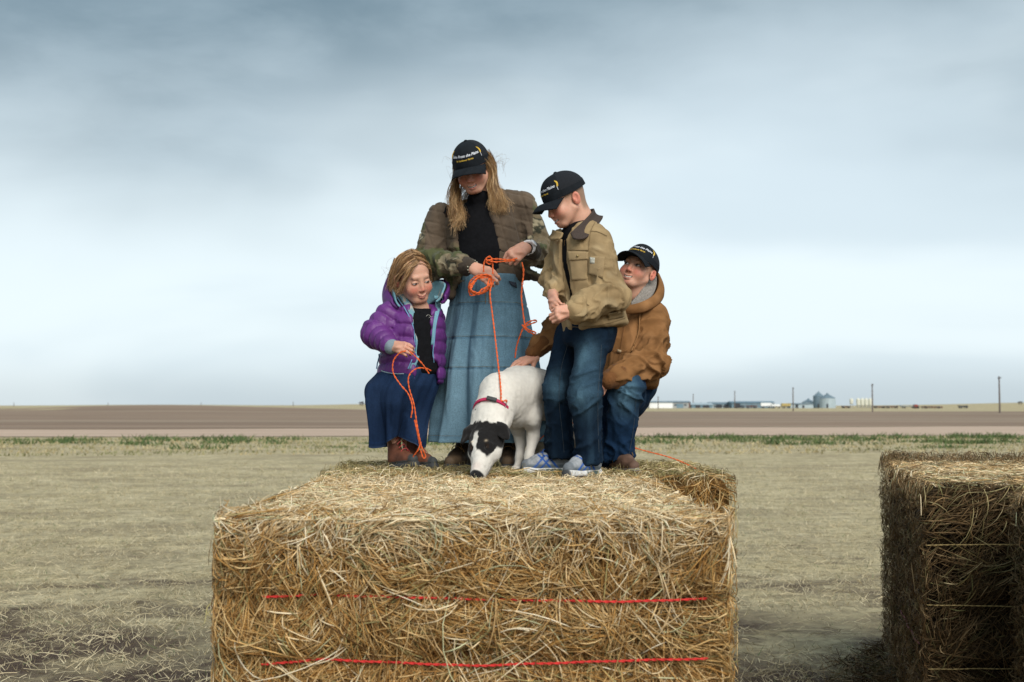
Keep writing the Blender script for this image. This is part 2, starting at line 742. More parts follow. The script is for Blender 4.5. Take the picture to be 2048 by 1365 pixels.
def ground_mat():
    m = bpy.data.materials.new('dry_pasture')
    m.use_nodes = True
    nt = m.node_tree
    L = nt.links
    b = nt.nodes['Principled BSDF']
    b.inputs['Roughness'].default_value = 0.95
    b.inputs['Specular IOR Level'].default_value = 0.1
    g = nt.nodes.new('ShaderNodeNewGeometry')

    def nz(scale, st, detail=5, rough=0.55):
        mp = nt.nodes.new('ShaderNodeMapping')
        mp.inputs['Scale'].default_value = st
        L.new(g.outputs['Position'], mp.inputs[0])
        n = nt.nodes.new('ShaderNodeTexNoise')
        n.inputs['Scale'].default_value = scale
        n.inputs['Detail'].default_value = detail
        n.inputs['Roughness'].default_value = rough
        L.new(mp.outputs[0], n.inputs['Vector'])
        return n.outputs['Fac']

    def mr(v, lo, hi, a=0.0, bb=1.0):
        n = nt.nodes.new('ShaderNodeMapRange')
        L.new(v, n.inputs[0])
        for i, x in enumerate((lo, hi, a, bb)):
            n.inputs[i + 1].default_value = x
        return n.outputs[0]

    def mix(f, a, bb, blend='MIX'):
        n = nt.nodes.new('ShaderNodeMix')
        n.data_type = 'RGBA'
        n.blend_type = blend
        if isinstance(f, float):
            n.inputs[0].default_value = f
        else:
            L.new(f, n.inputs[0])
        for i, v in ((6, a), (7, bb)):
            if isinstance(v, tuple):
                n.inputs[i].default_value = (*v, 1)
            else:
                L.new(v, n.inputs[i])
        return n.outputs[2]

    def mth(op, a, bb):
        n = nt.nodes.new('ShaderNodeMath')
        n.operation = op
        for i, v in enumerate((a, bb)):
            if isinstance(v, (int, float)):
                n.inputs[i].default_value = v
            else:
                L.new(v, n.inputs[i])
        return n.outputs[0]
    sp = nt.nodes.new('ShaderNodeSeparateXYZ')
    L.new(g.outputs['Position'], sp.inputs[0])
    y = sp.outputs[1]
    straw = mix(mr(nz(1.6, (1, 0.6, 1)), 0.3, 0.7), (0.52, 0.435, 0.25), (0.65, 0.56, 0.36))
    straw = mix(mr(nz(7.0, (1, 0.8, 1), 8, 0.72), 0.47, 0.66), straw, (0.25, 0.21, 0.13))
    straw = mix(mr(nz(0.7, (0.5, 0.9, 1), 5, 0.6), 0.46, 0.66, 0, 0.75), straw, (0.30, 0.245, 0.155))
    straw = mix(mr(nz(2.6, (0.7, 1.0, 1), 7, 0.7), 0.48, 0.64, 0, 0.7), straw, (0.27, 0.225, 0.145))
    soil = mix(mr(nz(14.0, (1, 1, 1), 8, 0.7), 0.3, 0.7), (0.060, 0.042, 0.032), (0.155, 0.112, 0.083))
    # trampled bare earth round the bales, thinning out into the grass
    worn = mth('ADD', nz(0.9, (0.8, 0.9, 1), 8, 0.68), mr(y, 5.5, 16.0, 0.17, -0.16))
    bare = mr(worn, 0.48, 0.645)
    c = mix(bare, straw, soil)
    L.new(c, b.inputs['Base Color'])
    bp = nt.nodes.new('ShaderNodeBump')
    bp.inputs['Strength'].default_value = 0.9
    bp.inputs['Distance'].default_value = 0.05
    L.new(nz(16.0, (1, 1, 1), 8, 0.7), bp.inputs['Height'])
    L.new(bp.outputs[0], b.inputs['Normal'])
    return m


gm = ground_mat()
ya = np.concatenate([np.linspace(-30, 4, 10), np.geomspace(5, 9000, 130)])
xa = np.concatenate([-np.geomspace(9000, 4, 50), np.linspace(-3, 3, 7), np.geomspace(4, 9000, 50)])
gx, gy = np.meshgrid(xa, ya)
V = np.stack([gx.ravel(), gy.ravel(), terrain(gx.ravel(), gy.ravel())], 1)
ground = tag(mesh('ground', V, grid_quads(len(ya), len(xa)), mat=gm), kind='structure')

m_road = pmat('dirt_road', (0.50, 0.375, 0.285), 0.95, var=0.12, vscale=0.25, spec=0.1, stretch=(0.15, 1, 1))
m_field = pmat('tilled_soil', (0.255, 0.182, 0.130), 0.95, var=0.28, vscale=0.16, spec=0.1, stretch=(0.10, 1, 1),
               col2=(0.31, 0.245, 0.18), c2lo=0.48, c2hi=0.66, c2scale=0.05, bump=0.3, bscale=3.0)
lerp = lambda a, b, s: A(a) + (A(b) - A(a)) * s
sheet('road', (lambda s: lerp((-140, 55.0), (140, 75.0), s), lambda s: lerp((-140, 62.0), (140, 118.0), s)), None, m_road, 0.03, 8, 80)
sheet('ploughed_field', (lambda s: lerp((-150, 59.0), (150, 121.0), s), lambda s: lerp((-230, 448.0), (250, 440.0), s)), None, m_field, 0.05, 40, 90)

# roadside weeds and dry grass ----------------------------------------------------------
m_leaf = pmat('weed_leaf', attr=True, rough=0.8, var=0.2, vscale=3.0, spec=0.15)
m_blade = pmat('dry_grass', attr=True, rough=0.85, var=0.15, vscale=6.0, spec=0.15)


def blades(n, base, h, lean, col, r, segs=3):
    a = RNG.uniform(0, 2 * np.pi, n)
    dirs = np.stack([np.cos(a), np.sin(a), np.zeros(n)], 1)
    t = np.linspace(0, 1, segs)[None, :, None]
    P = base[:, None] + A([0, 0, 1.0]) * h[:, None, None] * t + dirs[:, None] * (lean * h)[:, None, None] * t ** 1.7
    R = r[:, None] * (1 - 0.85 * np.linspace(0, 1, segs)[None])
    return tubes_geo(P, R, 2, col)


# tufts of green weed along the road
parts = []
NW = 620
wx = RNG.uniform(-34, 36, NW)
t = RNG.beta(1.6, 1.1, NW)
wy = 44 + 0.075 * wx + t * (17.5 + 0.06 * wx)
keep = (vnoise(np.stack([wx * 0.35, wy * 0.5, wx * 0], 1), 1.0, 3) + 0.9 * (t - 0.5) + 0.35 * sstep(wx, -8, 20)) > 0.06
wx, wy, t = wx[keep], wy[keep], t[keep]
for x, y in zip(wx, wy):
    n = 34
    rad = RNG.uniform(0.22, 0.6)
    b = np.stack([x + RNG.normal(0, rad, n), y + RNG.normal(0, rad, n), np.zeros(n)], 1)
    b[:, 2] = terrain(b[:, 0], b[:, 1])
    hh = RNG.uniform(0.06, 0.20, n) * (1.5 if RNG.uniform() < .3 else RNG.uniform(0.5, 1.0))
    g = RNG.uniform(0, 1, (n, 1)) * 0.6 + RNG.uniform(0, 0.4)
    c = A([0.035, 0.075, 0.026]) * (1 - g) + A([0.15, 0.19, 0.075]) * g
    parts.append(blades(n, b, hh, RNG.uniform(0.2, 1.1, n), c, RNG.uniform(0.02, 0.05, n)))
V, Q, C = join(*parts)
tag(mesh('roadside_weeds', V, Q, mat=m_leaf, col=C), 'green weeds growing along the far dirt road', 'weeds', kind='stuff')

# tan and olive grass in the ditch before the road
n = 16000
x = RNG.uniform(-38, 40, n)
y = 40 + 0.07 * x + RNG.uniform(0, 1, n) * 22
b = np.stack([x, y, terrain(x, y)], 1)
g = RNG.uniform(0, 1, (n, 1))
gn = sstep(vnoise(b * A([0.25, 0.5, 1]), 1.0, 9), -0.3, 0.5)[:, None]
c = (A([0.36, 0.29, 0.16]) * (1 - g) + A([0.46, 0.40, 0.24]) * g) * (1 - 0.75 * gn) + A([0.14, 0.16, 0.07]) * 0.75 * gn
V, Q, C = blades(n, b, RNG.uniform(0.03, 0.12, n), RNG.uniform(0.2, 1.0, n), c, RNG.uniform(0.02, 0.05, n))
tag(mesh('ditch_grass', V, Q, mat=m_blade, col=C), 'mixed tan and olive grass in the ditch', 'grass', kind='stuff')

# short dry pasture grass and loose straw, denser near
n = 95000
u = RNG.uniform(0, 1, n)
y = 5.0 * (34 / 5.0) ** u
x = RNG.uniform(-0.47, 0.47, n) * y * 1.15
p3 = np.stack([x * 0.8, y * 1.1, x * 0], 1)
den = 0.5 * vnoise(p3, 0.9, 21) + 0.35 * vnoise(p3, 2.3, 22) + 0.4 * sstep(y, 6, 16) - 0.12
k = den > RNG.uniform(-0.55, 0.25, n)
x, y = x[k], y[k]
n = len(x)
b = np.stack([x, y, terrain(x, y)], 1)
g = RNG.uniform(0, 1, (n, 1))
c = A([0.34, 0.285, 0.17]) * (1 - g) + A([0.60, 0.53, 0.36]) * g
gr = RNG.uniform(0, 1, n) < 0.05
c[gr] = A([0.13, 0.17, 0.08])
V, Q, C = blades(n, b, RNG.uniform(0.012, 0.05, n) * (1 + 0.5 * (RNG.uniform(0, 1, n) > 0.93)), RNG.uniform(0.3, 2.2, n), c, RNG.uniform(0.0016, 0.0034, n) * (1 + sstep(y, 8, 30)), 2)
tag(mesh('pasture_grass', V, Q, mat=m_blade, col=C), 'short dry grass blades covering the pasture', 'grass', kind='stuff')
# straw litter lying flat
n = 9000
y = 5.0 * (16 / 5.0) ** RNG.uniform(0, 1, n)
x = RNG.uniform(-0.46, 0.46, n) * y * 1.15
a = RNG.uniform(0, np.pi, n)
ln = RNG.uniform(0.04, 0.22, n)
t = np.linspace(-0.5, 0.5, 4)
bend = RNG.normal(0, 0.25, n)
P = np.stack([x[:, None] + np.cos(a)[:, None] * t * ln[:, None] - np.sin(a)[:, None] * bend[:, None] * ln[:, None] * (t ** 2),
              y[:, None] + np.sin(a)[:, None] * t * ln[:, None] + np.cos(a)[:, None] * bend[:, None] * ln[:, None] * (t ** 2),
              np.full((n, 4), 0.012) + RNG.uniform(0, 0.03, (n, 4))], -1)
c = A([0.50, 0.43, 0.28]) * RNG.uniform(0.5, 1.15, (n, 1))
tag(tubes('loose_straw', P, RNG.uniform(0.0012, 0.0024, n), m_blade, K=2, C=c), 'loose straw scattered on the trampled ground', 'straw', kind='stuff')
# ------------------------------------------------------------------ hay bales
BALE_TOP = 1.215
m_core = pmat('packed_hay', (0.17, 0.088, 0.028), 0.95, var=0.5, vscale=60, bump=1.0, bscale=90, spec=0.05,
              col2=(0.075, 0.042, 0.016), c2lo=0.45, c2hi=0.62, c2scale=9.0)  # dark core colour puts shade into the gaps between strands
m_core_dark = pmat('dark_hay', (0.040, 0.026, 0.012), 0.95, var=0.5, vscale=60, bump=1.0, bscale=90, spec=0.05,
                   col2=(0.012, 0.008, 0.005), c2lo=0.42, c2hi=0.58, c2scale=7.0)  # darker core colour for the two right-hand bales
m_straw = pmat('straw', attr=True, rough=0.62, var=0.12, vscale=30, spec=0.25)
m_red_twine = pmat('red_twine', (0.62, 0.035, 0.03), 0.6, var=0.15, vscale=40)
m_pink_twine = pmat('faded_twine', (0.32, 0.11, 0.12), 0.7, var=0.2, vscale=40)
m_tan_twine = pmat('tan_twine', (0.38, 0.28, 0.12), 0.7, var=0.2, vscale=40)
PAL = {
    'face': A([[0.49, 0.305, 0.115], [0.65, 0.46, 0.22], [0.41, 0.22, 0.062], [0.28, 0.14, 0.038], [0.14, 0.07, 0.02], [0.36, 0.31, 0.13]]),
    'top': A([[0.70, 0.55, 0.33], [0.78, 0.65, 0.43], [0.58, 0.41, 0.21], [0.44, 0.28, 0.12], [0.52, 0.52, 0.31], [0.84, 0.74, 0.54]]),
    'dark': A([[0.17, 0.105, 0.045], [0.26, 0.18, 0.09], [0.10, 0.058, 0.022], [0.06, 0.038, 0.016], [0.14, 0.12, 0.05], [0.075, 0.045, 0.018]]),
    'mid': A([[0.27, 0.175, 0.08], [0.36, 0.25, 0.125], [0.19, 0.11, 0.045], [0.12, 0.07, 0.03], [0.22, 0.185, 0.08], [0.15, 0.09, 0.038]]),
    'green': A([[0.30, 0.25, 0.10], [0.42, 0.35, 0.17], [0.20, 0.15, 0.055], [0.50, 0.40, 0.22], [0.24, 0.23, 0.09], [0.17, 0.115, 0.045]]),
}


def straw_on_face(o, u, v, n_dir, count, Lr, pal, lock=10, bias=None, biasw=0.0, field=1.0, lift=(0.0, 0.018), hole=-0.35,
                  rad=(0.0011, 0.0022), S=5, seed=0, curv=0.45, vmin=0.0, vmax=1.0, fine=0.4, wts=None, base=(-0.012, 0.006), rel=0.0, bands=()):
    """Strands lying on the rectangle o + s*u + t*v, in locks that share a direction."""
    o, u, v = A(o, float), A(u, float), A(v, float)
    U, Vv = np.linalg.norm(u), np.linalg.norm(v)
    uh, vh, nh = u / U, v / Vv, norm(n_dir)
    nl = max(1, int(count / lock))
    ls, lt = RNG.uniform(0, 1, nl), RNG.uniform(vmin, vmax, nl)
    lp = np.stack([ls * U, lt * Vv, np.full(nl, seed * 3.7)], 1)
    hl = vnoise(lp, 7.0, seed + 1) * 0.6 + vnoise(lp, 17.0, seed + 2) * 0.4
    k = hl > hole + RNG.uniform(-0.25, 0.25, nl)
    ls, lt, lp = ls[k], lt[k], lp[k]
    nl = len(ls)
    th = np.pi * field * (vnoise(lp, 3.1, seed + 4) + 0.6 * vnoise(lp, 8.0, seed + 5)) * 1.3
    if bias is not None:
        th = (1 - biasw) * th + biasw * bias
    th = th + RNG.normal(0, 0.35, nl)
    lcurv = RNG.normal(0, curv, nl) * (RNG.uniform(0, 1, nl) < .6)
    lL = RNG.uniform(*Lr, nl) * (0.6 + RNG.gamma(2.0, 0.2, nl))
    ltone = RNG.normal(0, 0.35, nl)
    m = lock
    idx = np.repeat(np.arange(nl), m)
    N = len(idx)
    loose = RNG.uniform(0, 1, N) < fine
    spr = np.where(loose, 0.06, 0.020)
    s = ls[idx] * U + RNG.normal(0, 1, N) * spr
    t = lt[idx] * Vv + RNG.normal(0, 1, N) * spr
    th = th[idx] + RNG.normal(0, 1, N) * np.where(loose, 0.7, 0.16)
    cu = lcurv[idx] + RNG.normal(0, 0.22, N)
    L = lL[idx] * RNG.uniform(0.5, 1.15, N) * np.where(loose, 0.7, 1.0)
    tau = np.linspace(-0.5, 0.5, S)[None]
    a = L[:, None] * (tau * np.cos(th)[:, None] - cu[:, None] * tau ** 2 / 2 * np.sin(th)[:, None])
    b = L[:, None] * (tau * np.sin(th)[:, None] + cu[:, None] * tau ** 2 / 2 * np.cos(th)[:, None])
    s_, t_ = s[:, None] + a, t[:, None] + b
    h = RNG.uniform(*base, N)[:, None] + (RNG.uniform(*lift, N) ** 1.0)[:, None] * (1 - 4 * tau ** 2) + RNG.normal(0, 0.012, N)[:, None] * tau * 2
    if rel:
        q = np.stack([s_.ravel(), t_.ravel(), np.full(s_.size, seed * 1.3)], 1)
        bump = vnoise(q, 4.2, 71) * .65 + vnoise(q, 9.5, 72) * .45
        for tb in bands:
            bump = bump - .9 * np.exp(-((t_.ravel() - tb * Vv) / .028) ** 2)
        h = h + rel * bump.reshape(s_.shape)
    # fold over the edges of the bale
    for arr, lim in ((s_, U), (t_, Vv)):
        e = np.maximum(-arr, 0) + np.maximum(arr - lim, 0)
        arr[:] = np.clip(arr, 0, lim) + np.sign(arr - lim / 2) * e * 0.28
        h = h - e * 0.75
    P = o + s_[..., None] * uh + t_[..., None] * vh + h[..., None] * nh
    p = PAL[pal]
    w = A([0.26, 0.22, 0.2, 0.14, 0.1, 0.08] if wts is None else wts, float)
    ci = RNG.choice(len(p), N, p=w / w.sum())
    c = p[ci] * np.clip(1 + 0.32 * ltone[idx] + RNG.normal(0, 0.14, N), 0.3, 1.5)[:, None]
    R = RNG.uniform(*rad, N)
    Rr = R[:, None] * (1 - 0.55 * np.abs(tau * 2) ** 2)
    return P, Rr, c


def bale(name, label, fl, fr, bl, mat, groups, z0=0.0, z1=BALE_TOP, group='big square hay bales', inset=.012):
    """fl, fr, bl: footprint corners (front-left, front-right, back-left). groups: straw calls per face."""
    fl, fr, bl = (A([*p, z0], float) for p in (fl, fr, bl))
    up = A([0, 0, z1 - z0])
    eu, ev = fr - fl, bl - fl
    root = thing(name, (fl + fr + bl + bl + eu) / 4, label, 'hay bale', group)
    S = Sdf()
    R = np.stack([norm(eu), norm(ev), A([0, 0, 1.0])], 1)
    S.frame(R, fl + eu / 2 + ev / 2 + up / 2)
    S.box((0, 0, 0), (np.linalg.norm(eu) / 2 - inset, np.linalg.norm(ev) / 2 - inset, (z1 - z0) / 2 - 0.010), 0.045)
    V, Q = S.mesh(0.03)
    nn = normals(V, Q)
    V = V + nn * (0.012 * vnoise(V, 9.0, 5) + 0.008 * vnoise(V, 23.0, 6))[:, None]
    mesh('packed_hay', V, Q, mat=mat, parent=root)
    faces = {
        'front': (fl, eu, up, -norm(ev)),
        'left': (bl, -ev, up, -norm(eu)),
        'right': (fr, ev, up, norm(eu)),
        'back': (bl + eu, -eu, up, norm(ev)),
        'top': (fl + up, eu, ev, A([0, 0, 1.0])),
    }
    geo = []
    for i, (face, kw) in enumerate(groups):
        K = kw.pop('K', 3)
        P, Rr, c = straw_on_face(*faces[face], seed=i + len(name) + int(abs(fl[0]) * 10), **kw)
        Rr = Rr * (0.85 if K == 2 else 1.0)
        geo.append(tubes_geo(P, Rr, K, c))
    V, Q, C = join(*geo)
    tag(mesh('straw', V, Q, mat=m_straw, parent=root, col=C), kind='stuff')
    return root, faces


def bale_twine(root, face, ts, mat, off=0.006, r=0.0022, u0=0.0, u1=1.0, sag=0.01):
    o, u, v, n = face
    for t in ts:
        s = np.linspace(u0, u1, 40)
        w = np.interp(s, [0, .2, .5, .8, 1], RNG.normal(0, sag, 5))
        pts = o + s[:, None] * u + (t * np.linalg.norm(v) + w)[:, None] * norm(v) + n * (off + 0.004 * np.sin(s * 50 + t * 9))[:, None]
        tubes('twine', twist_strands(pts, 260, r * 0.8, 22), A([r, r]), mat, root, K=4)


b1, f1 = bale('hay_bale', 'large golden hay bale in the foreground with red twine lines',
              (-0.83, 3.50), (0.605, 3.50), (-0.83, 5.44), m_core, [
                  ('front', dict(count=11500, Lr=(0.11, 0.26), pal='face', vmin=0.50, vmax=1.0, hole=-0.22, rad=(0.0009, 0.0021), S=5, lift=(0.0, 0.020), lock=20, fine=.22, curv=.8, base=(-.03, .008), rel=.028, bands=(.672, .815))),
                  ('front', dict(count=6500, Lr=(0.08, 0.18), pal='face', vmin=0.50, vmax=1.0, hole=-0.9, rad=(0.0010, 0.0019), S=4, lift=(0.0, 0.010), lock=8, fine=.6, base=(-.055, -.02), rel=.028, bands=(.672, .815), wts=[.16, .06, .26, .26, .2, .06])),
                  ('front', dict(count=2600, Lr=(0.05, 0.16), pal='face', vmin=0.55, vmax=1.0, hole=-0.9, rad=(0.0009, 0.0018), S=4, fine=0.9, lift=(0.0, 0.022), rel=.028, bands=(.672, .815))),
                  ('front', dict(count=420, Lr=(0.12, 0.26), pal='top', vmin=0.55, vmax=0.99, hole=-0.9, rad=(0.0014, 0.0024), S=6, lift=(0.008, 0.03), lock=5, curv=.9, rel=.028, bands=(.672, .815))),
                  ('front', dict(count=1500, Lr=(0.14, 0.30), pal='face', vmin=0.0, vmax=0.55, hole=-0.8, rad=(0.0018, 0.003), S=5, K=2)),
                  ('left', dict(count=2600, Lr=(0.08, 0.22), pal='face', hole=-0.7, rad=(0.0016, 0.0026), S=4, K=2)),
                  ('right', dict(count=2600, Lr=(0.08, 0.22), pal='face', hole=-0.7, rad=(0.0016, 0.0026), S=4, K=2)),
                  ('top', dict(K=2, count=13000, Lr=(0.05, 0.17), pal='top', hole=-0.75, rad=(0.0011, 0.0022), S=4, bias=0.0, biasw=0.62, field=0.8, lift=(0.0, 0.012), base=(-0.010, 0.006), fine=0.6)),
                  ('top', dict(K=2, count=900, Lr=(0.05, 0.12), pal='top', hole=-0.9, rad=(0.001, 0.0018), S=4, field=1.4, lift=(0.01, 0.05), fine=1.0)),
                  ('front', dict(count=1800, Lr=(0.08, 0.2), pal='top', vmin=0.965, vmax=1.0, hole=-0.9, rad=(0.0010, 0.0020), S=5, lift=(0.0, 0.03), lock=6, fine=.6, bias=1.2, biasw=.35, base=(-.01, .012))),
              ], inset=.055)
bale_twine(b1, f1['front'], [0.672, 0.815, 0.53, 0.38, 0.23], m_red_twine, off=0.004, u0=0.09, u1=0.96, r=.0024, sag=.010)
b2, f2 = bale('hay_bale', 'hay bale set crosswise behind the foreground bale, under the children',
              (-0.86, 5.50), (1.00, 5.58), (-0.91, 6.70), m_core, [
                  ('top', dict(K=2, count=6500, Lr=(0.06, 0.18), pal='green', hole=-0.7, rad=(0.0013, 0.0024), S=4, bias=0.1, biasw=0.5, field=1.0, lift=(0.0, 0.03), base=(-0.010, 0.010))),
                  ('top', dict(K=2, count=2600, Lr=(0.05, 0.16), pal='top', hole=-0.6, rad=(0.0012, 0.0022), S=4, field=1.2, lift=(0.0, 0.035), fine=0.8)),
                  ('top', dict(K=2, count=420, Lr=(0.06, 0.13), pal='green', hole=-0.9, rad=(0.0011, 0.0018), S=4, field=1.4, lift=(0.02, 0.07), fine=1.0)),
                  ('front', dict(K=2, count=9500, Lr=(0.06, 0.18), pal='face', hole=-0.9, rad=(0.0014, 0.0026), S=4, bias=1.57, biasw=0.4, base=(-.012, .012))),
                  ('right', dict(K=2, count=2600, Lr=(0.05, 0.16), pal='green', hole=-0.7, rad=(0.0014, 0.0024), S=4, bias=1.57, biasw=0.4)),
                  ('left', dict(count=1200, Lr=(0.08, 0.2), pal='face', hole=-0.7, rad=(0.0016, 0.0028), S=4, K=2)),
                  ('back', dict(count=1000, Lr=(0.08, 0.2), pal='face', hole=-0.7, rad=(0.0018, 0.003), S=4, K=2)),
              ])
b3, f3 = bale('hay_bale', 'dark hay bale standing alone at the right',
              (1.685, 5.07), (2.87, 4.80), (2.23, 7.48), m_core_dark, [
                  ('left', dict(K=2, count=7500, Lr=(0.05, 0.13), pal='mid', hole=-0.9, rad=(0.0014, 0.0024), S=4, field=1.3, fine=0.8, lift=(0.0, 0.02))),
                  ('front', dict(count=8500, Lr=(0.08, 0.24), pal='dark', rel=.03, bands=(.22, .4, .6, .8), base=(-.035, .006), hole=-0.45, rad=(0.0012, 0.0024), S=5, bias=0.0, biasw=0.45, lift=(0.0, 0.03), wts=[.3, .16, .2, .2, .1, .2])),
                  ('front', dict(count=260, Lr=(0.1, 0.26), pal='green', hole=-0.6, vmin=0.6, rad=(0.0012, 0.0022), S=6, lift=(0.01, 0.05), lock=5, curv=1.2)),
                  ('top', dict(K=2, count=6500, Lr=(0.06, 0.18), pal='top', hole=-0.8, rad=(0.0013, 0.0024), S=4, bias=0.0, biasw=0.5, wts=[.2, .08, .28, .26, .1, .04])),
                  ('top', dict(K=2, count=1100, Lr=(0.08, 0.2), pal='dark', hole=-0.8, rad=(0.0012, 0.0022), S=4, lift=(0.02, 0.07), vmin=0.78, vmax=0.98, fine=0.8)),
              ], group='big square hay bales', inset=.035)
bale_twine(b3, f3['front'], [0.80, 0.60, 0.40, 0.22, 0.06], m_tan_twine, off=0.012, r=0.0016)
bale_twine(b3, f3['left'], [0.42], m_pink_twine, off=0.010, r=0.002, u0=0.55, u1=0.9, sag=0.05)
b4, f4 = bale('hay_bale', 'brown hay bale cut off by the right edge of the picture',
              (1.86, 4.42), (3.0, 4.17), (1.955, 4.86), m_core_dark, [
                  ('left', dict(K=2, count=1600, Lr=(0.05, 0.13), pal='dark', hole=-0.9, rad=(0.0012, 0.0022), S=4, field=1.3, fine=0.8, lift=(0.0, 0.03), wts=[.3, .3, .1, .1, .1, .1])),
                  ('front', dict(count=2600, Lr=(0.06, 0.18), pal='dark', hole=-0.8, rad=(0.0012, 0.0024), S=4, lift=(0.0, 0.03), wts=[.3, .3, .1, .1, .1, .1])),
                  ('top', dict(K=2, count=1600, Lr=(0.06, 0.16), pal='top', hole=-0.8, rad=(0.0013, 0.0024), S=4, wts=[.2, .08, .28, .26, .1, .04])),
              ], z1=1.20, group='big square hay bales')
# crumbled hay at the foot of the lone bale
n = 3000
s = RNG.beta(1, 3, n)
c0 = A([1.69, 5.08]) + RNG.uniform(0, 1, n)[:, None] * A([0.545, 2.4])
off = -0.02 - 0.42 * RNG.beta(1, 3.5, n)
nrm2 = norm(A([2.4, -0.545]))
x, y = (c0 + off[:, None] * nrm2).T
z = 0.02 + 0.16 * np.clip(1 + off / 0.3, 0, 1) ** 2 * RNG.uniform(0, 1, n)
a = RNG.uniform(0, np.pi, n)
L = RNG.uniform(0.05, 0.18, n)
tau = np.linspace(-0.5, 0.5, 4)[None]
P = np.stack([x[:, None] + L[:, None] * np.cos(a)[:, None] * tau, y[:, None] + L[:, None] * np.sin(a)[:, None] * tau, z[:, None] + 0.04 * RNG.normal(size=(n, 1)) * tau + 0.01], -1)
tag(tubes('loose_hay', P, RNG.uniform(0.0013, 0.0026, n), m_straw, K=2, C=PAL['dark'][RNG.integers(0, 6, n)]),
    'crumbled dark hay at the foot of the right bale', 'hay', kind='stuff')
# ------------------------------------------------------------------ the farm on the horizon
m_galv = pmat('galvanised_steel', (0.36, 0.44, 0.48), 0.5, var=0.12, vscale=0.4, spec=0.4, stretch=(1, 1, 0.2))
m_galv_d = pmat('dull_steel', (0.15, 0.21, 0.25), 0.6, var=0.15, vscale=0.4, spec=0.3)
m_blue = pmat('blue_steel', (0.135, 0.215, 0.27), 0.6, var=0.12, vscale=0.3, spec=0.3)
m_white = pmat('white_paint', (0.78, 0.80, 0.80), 0.6, var=0.05, vscale=0.5)
m_grey = pmat('grey_siding', (0.33, 0.34, 0.34), 0.7, var=0.1, vscale=0.5)
m_tanw = pmat('cream_paint', (0.62, 0.62, 0.53), 0.6, var=0.06, vscale=0.5)
m_darkd = pmat('dark_trim', (0.045, 0.05, 0.06), 0.7, var=0.2, vscale=1.0)
m_rust = pmat('rusty_machine', (0.12, 0.06, 0.045), 0.8, var=0.4, vscale=1.5)
m_yel = pmat('yellow_paint', (0.42, 0.33, 0.13), 0.7, var=0.3, vscale=0.8)
m_redp = pmat('red_paint', (0.40, 0.10, 0.07), 0.7, var=0.25, vscale=0.8)
m_glass = pmat('window_glass', (0.05, 0.08, 0.1), 0.15, var=0.0, spec=0.5)
m_wood = pmat('weathered_pole', (0.135, 0.11, 0.095), 0.9, var=0.25, vscale=2.0, stretch=(6, 6, 0.3))
m_bark = pmat('bare_twigs', (0.10, 0.085, 0.075), 0.9, var=0.2, vscale=2.0)


def boxes(name, bs, mat, parent, smooth=False):
    """bs: (centre, size) boxes of one part."""
    V, Q = [], []
    cor = A([(x, y, z) for x in (-.5, .5) for y in (-.5, .5) for z in (-.5, .5)], float)
    fq = A([(0, 1, 3, 2), (4, 6, 7, 5), (0, 4, 5, 1), (2, 3, 7, 6), (0, 2, 6, 4), (1, 5, 7, 3)])
    for i, (c, s) in enumerate(bs):
        V.append(A(c) + cor * A(s))
        Q.append(fq + 8 * i)
    return mesh(name, np.concatenate(V), np.concatenate(Q), mat=mat, parent=parent, smooth=smooth)


def lathe(name, c, prof, mat, parent, n=28, ribs=0.0):
    """prof: (radius, z) pairs around a vertical axis at c."""
    a = np.arange(n) * 2 * np.pi / n
    rr = 1 + ribs * np.cos(a * n / 2)
    V = A([(c[0] + r * math.cos(t) * k, c[1] + r * math.sin(t) * k, c[2] + z) for r, z in prof for t, k in zip(a, rr)])
    return mesh(name, V, grid_quads(len(prof), n, True), mat=mat, parent=parent, smooth=False)


def far(px, d):
    x = (px - CX) / F_PX * d
    return A([x, d, float(terrain(x, d))])


def gable(name, px0, px1, d, wall_h, roof_h, depth, label, mw, mr, doors=(), windows=(), split=None):
    """Long gabled shed seen from its side; doors and windows as fractions along the wall."""
    a, b = far(px0, d), far(px1, d)
    z = min(a[2], b[2]) - 0.3
    w = b[0] - a[0]
    root = thing(name, ((a[0] + b[0]) / 2, d, z), label, 'building')
    cx = (a[0] + b[0]) / 2
    if split:
        x1 = a[0] + w * split[0]
        boxes('wall', [((a[0] / 2 + x1 / 2, d + depth / 2, z + wall_h / 2), (x1 - a[0], depth, wall_h))], mw, root)
        boxes('wall', [((b[0] / 2 + x1 / 2, d + depth / 2, z + wall_h / 2), (b[0] - x1 - .01, depth, wall_h))], split[1], root)
    else:
        boxes('wall', [((cx, d + depth / 2, z + wall_h / 2), (w, depth, wall_h))], mw, root)
    e = 0.4
    V = A([(a[0] - e, d - e, z + wall_h), (b[0] + e, d - e, z + wall_h), (b[0] + e, d + depth + e, z + wall_h), (a[0] - e, d + depth + e, z + wall_h),
           (a[0] - e, d + depth / 2, z + wall_h + roof_h), (b[0] + e, d + depth / 2, z + wall_h + roof_h)])
    mesh('roof', V, [(0, 1, 5, 4), (3, 4, 5, 2), (0, 3, 2, 1)], [(0, 4, 3), (1, 2, 5)], mr, root, smooth=False)
    for f, ww, hh, mm in doors:
        boxes('door', [((a[0] + w * f, d - 0.06, z + 0.3 + hh / 2), (ww, 0.1, hh))], mm, root)
    for f, ww, hh in windows:
        boxes('window', [((a[0] + w * f, d - 0.05, z + 1.9), (ww, 0.08, hh))], m_glass, root)
    return root


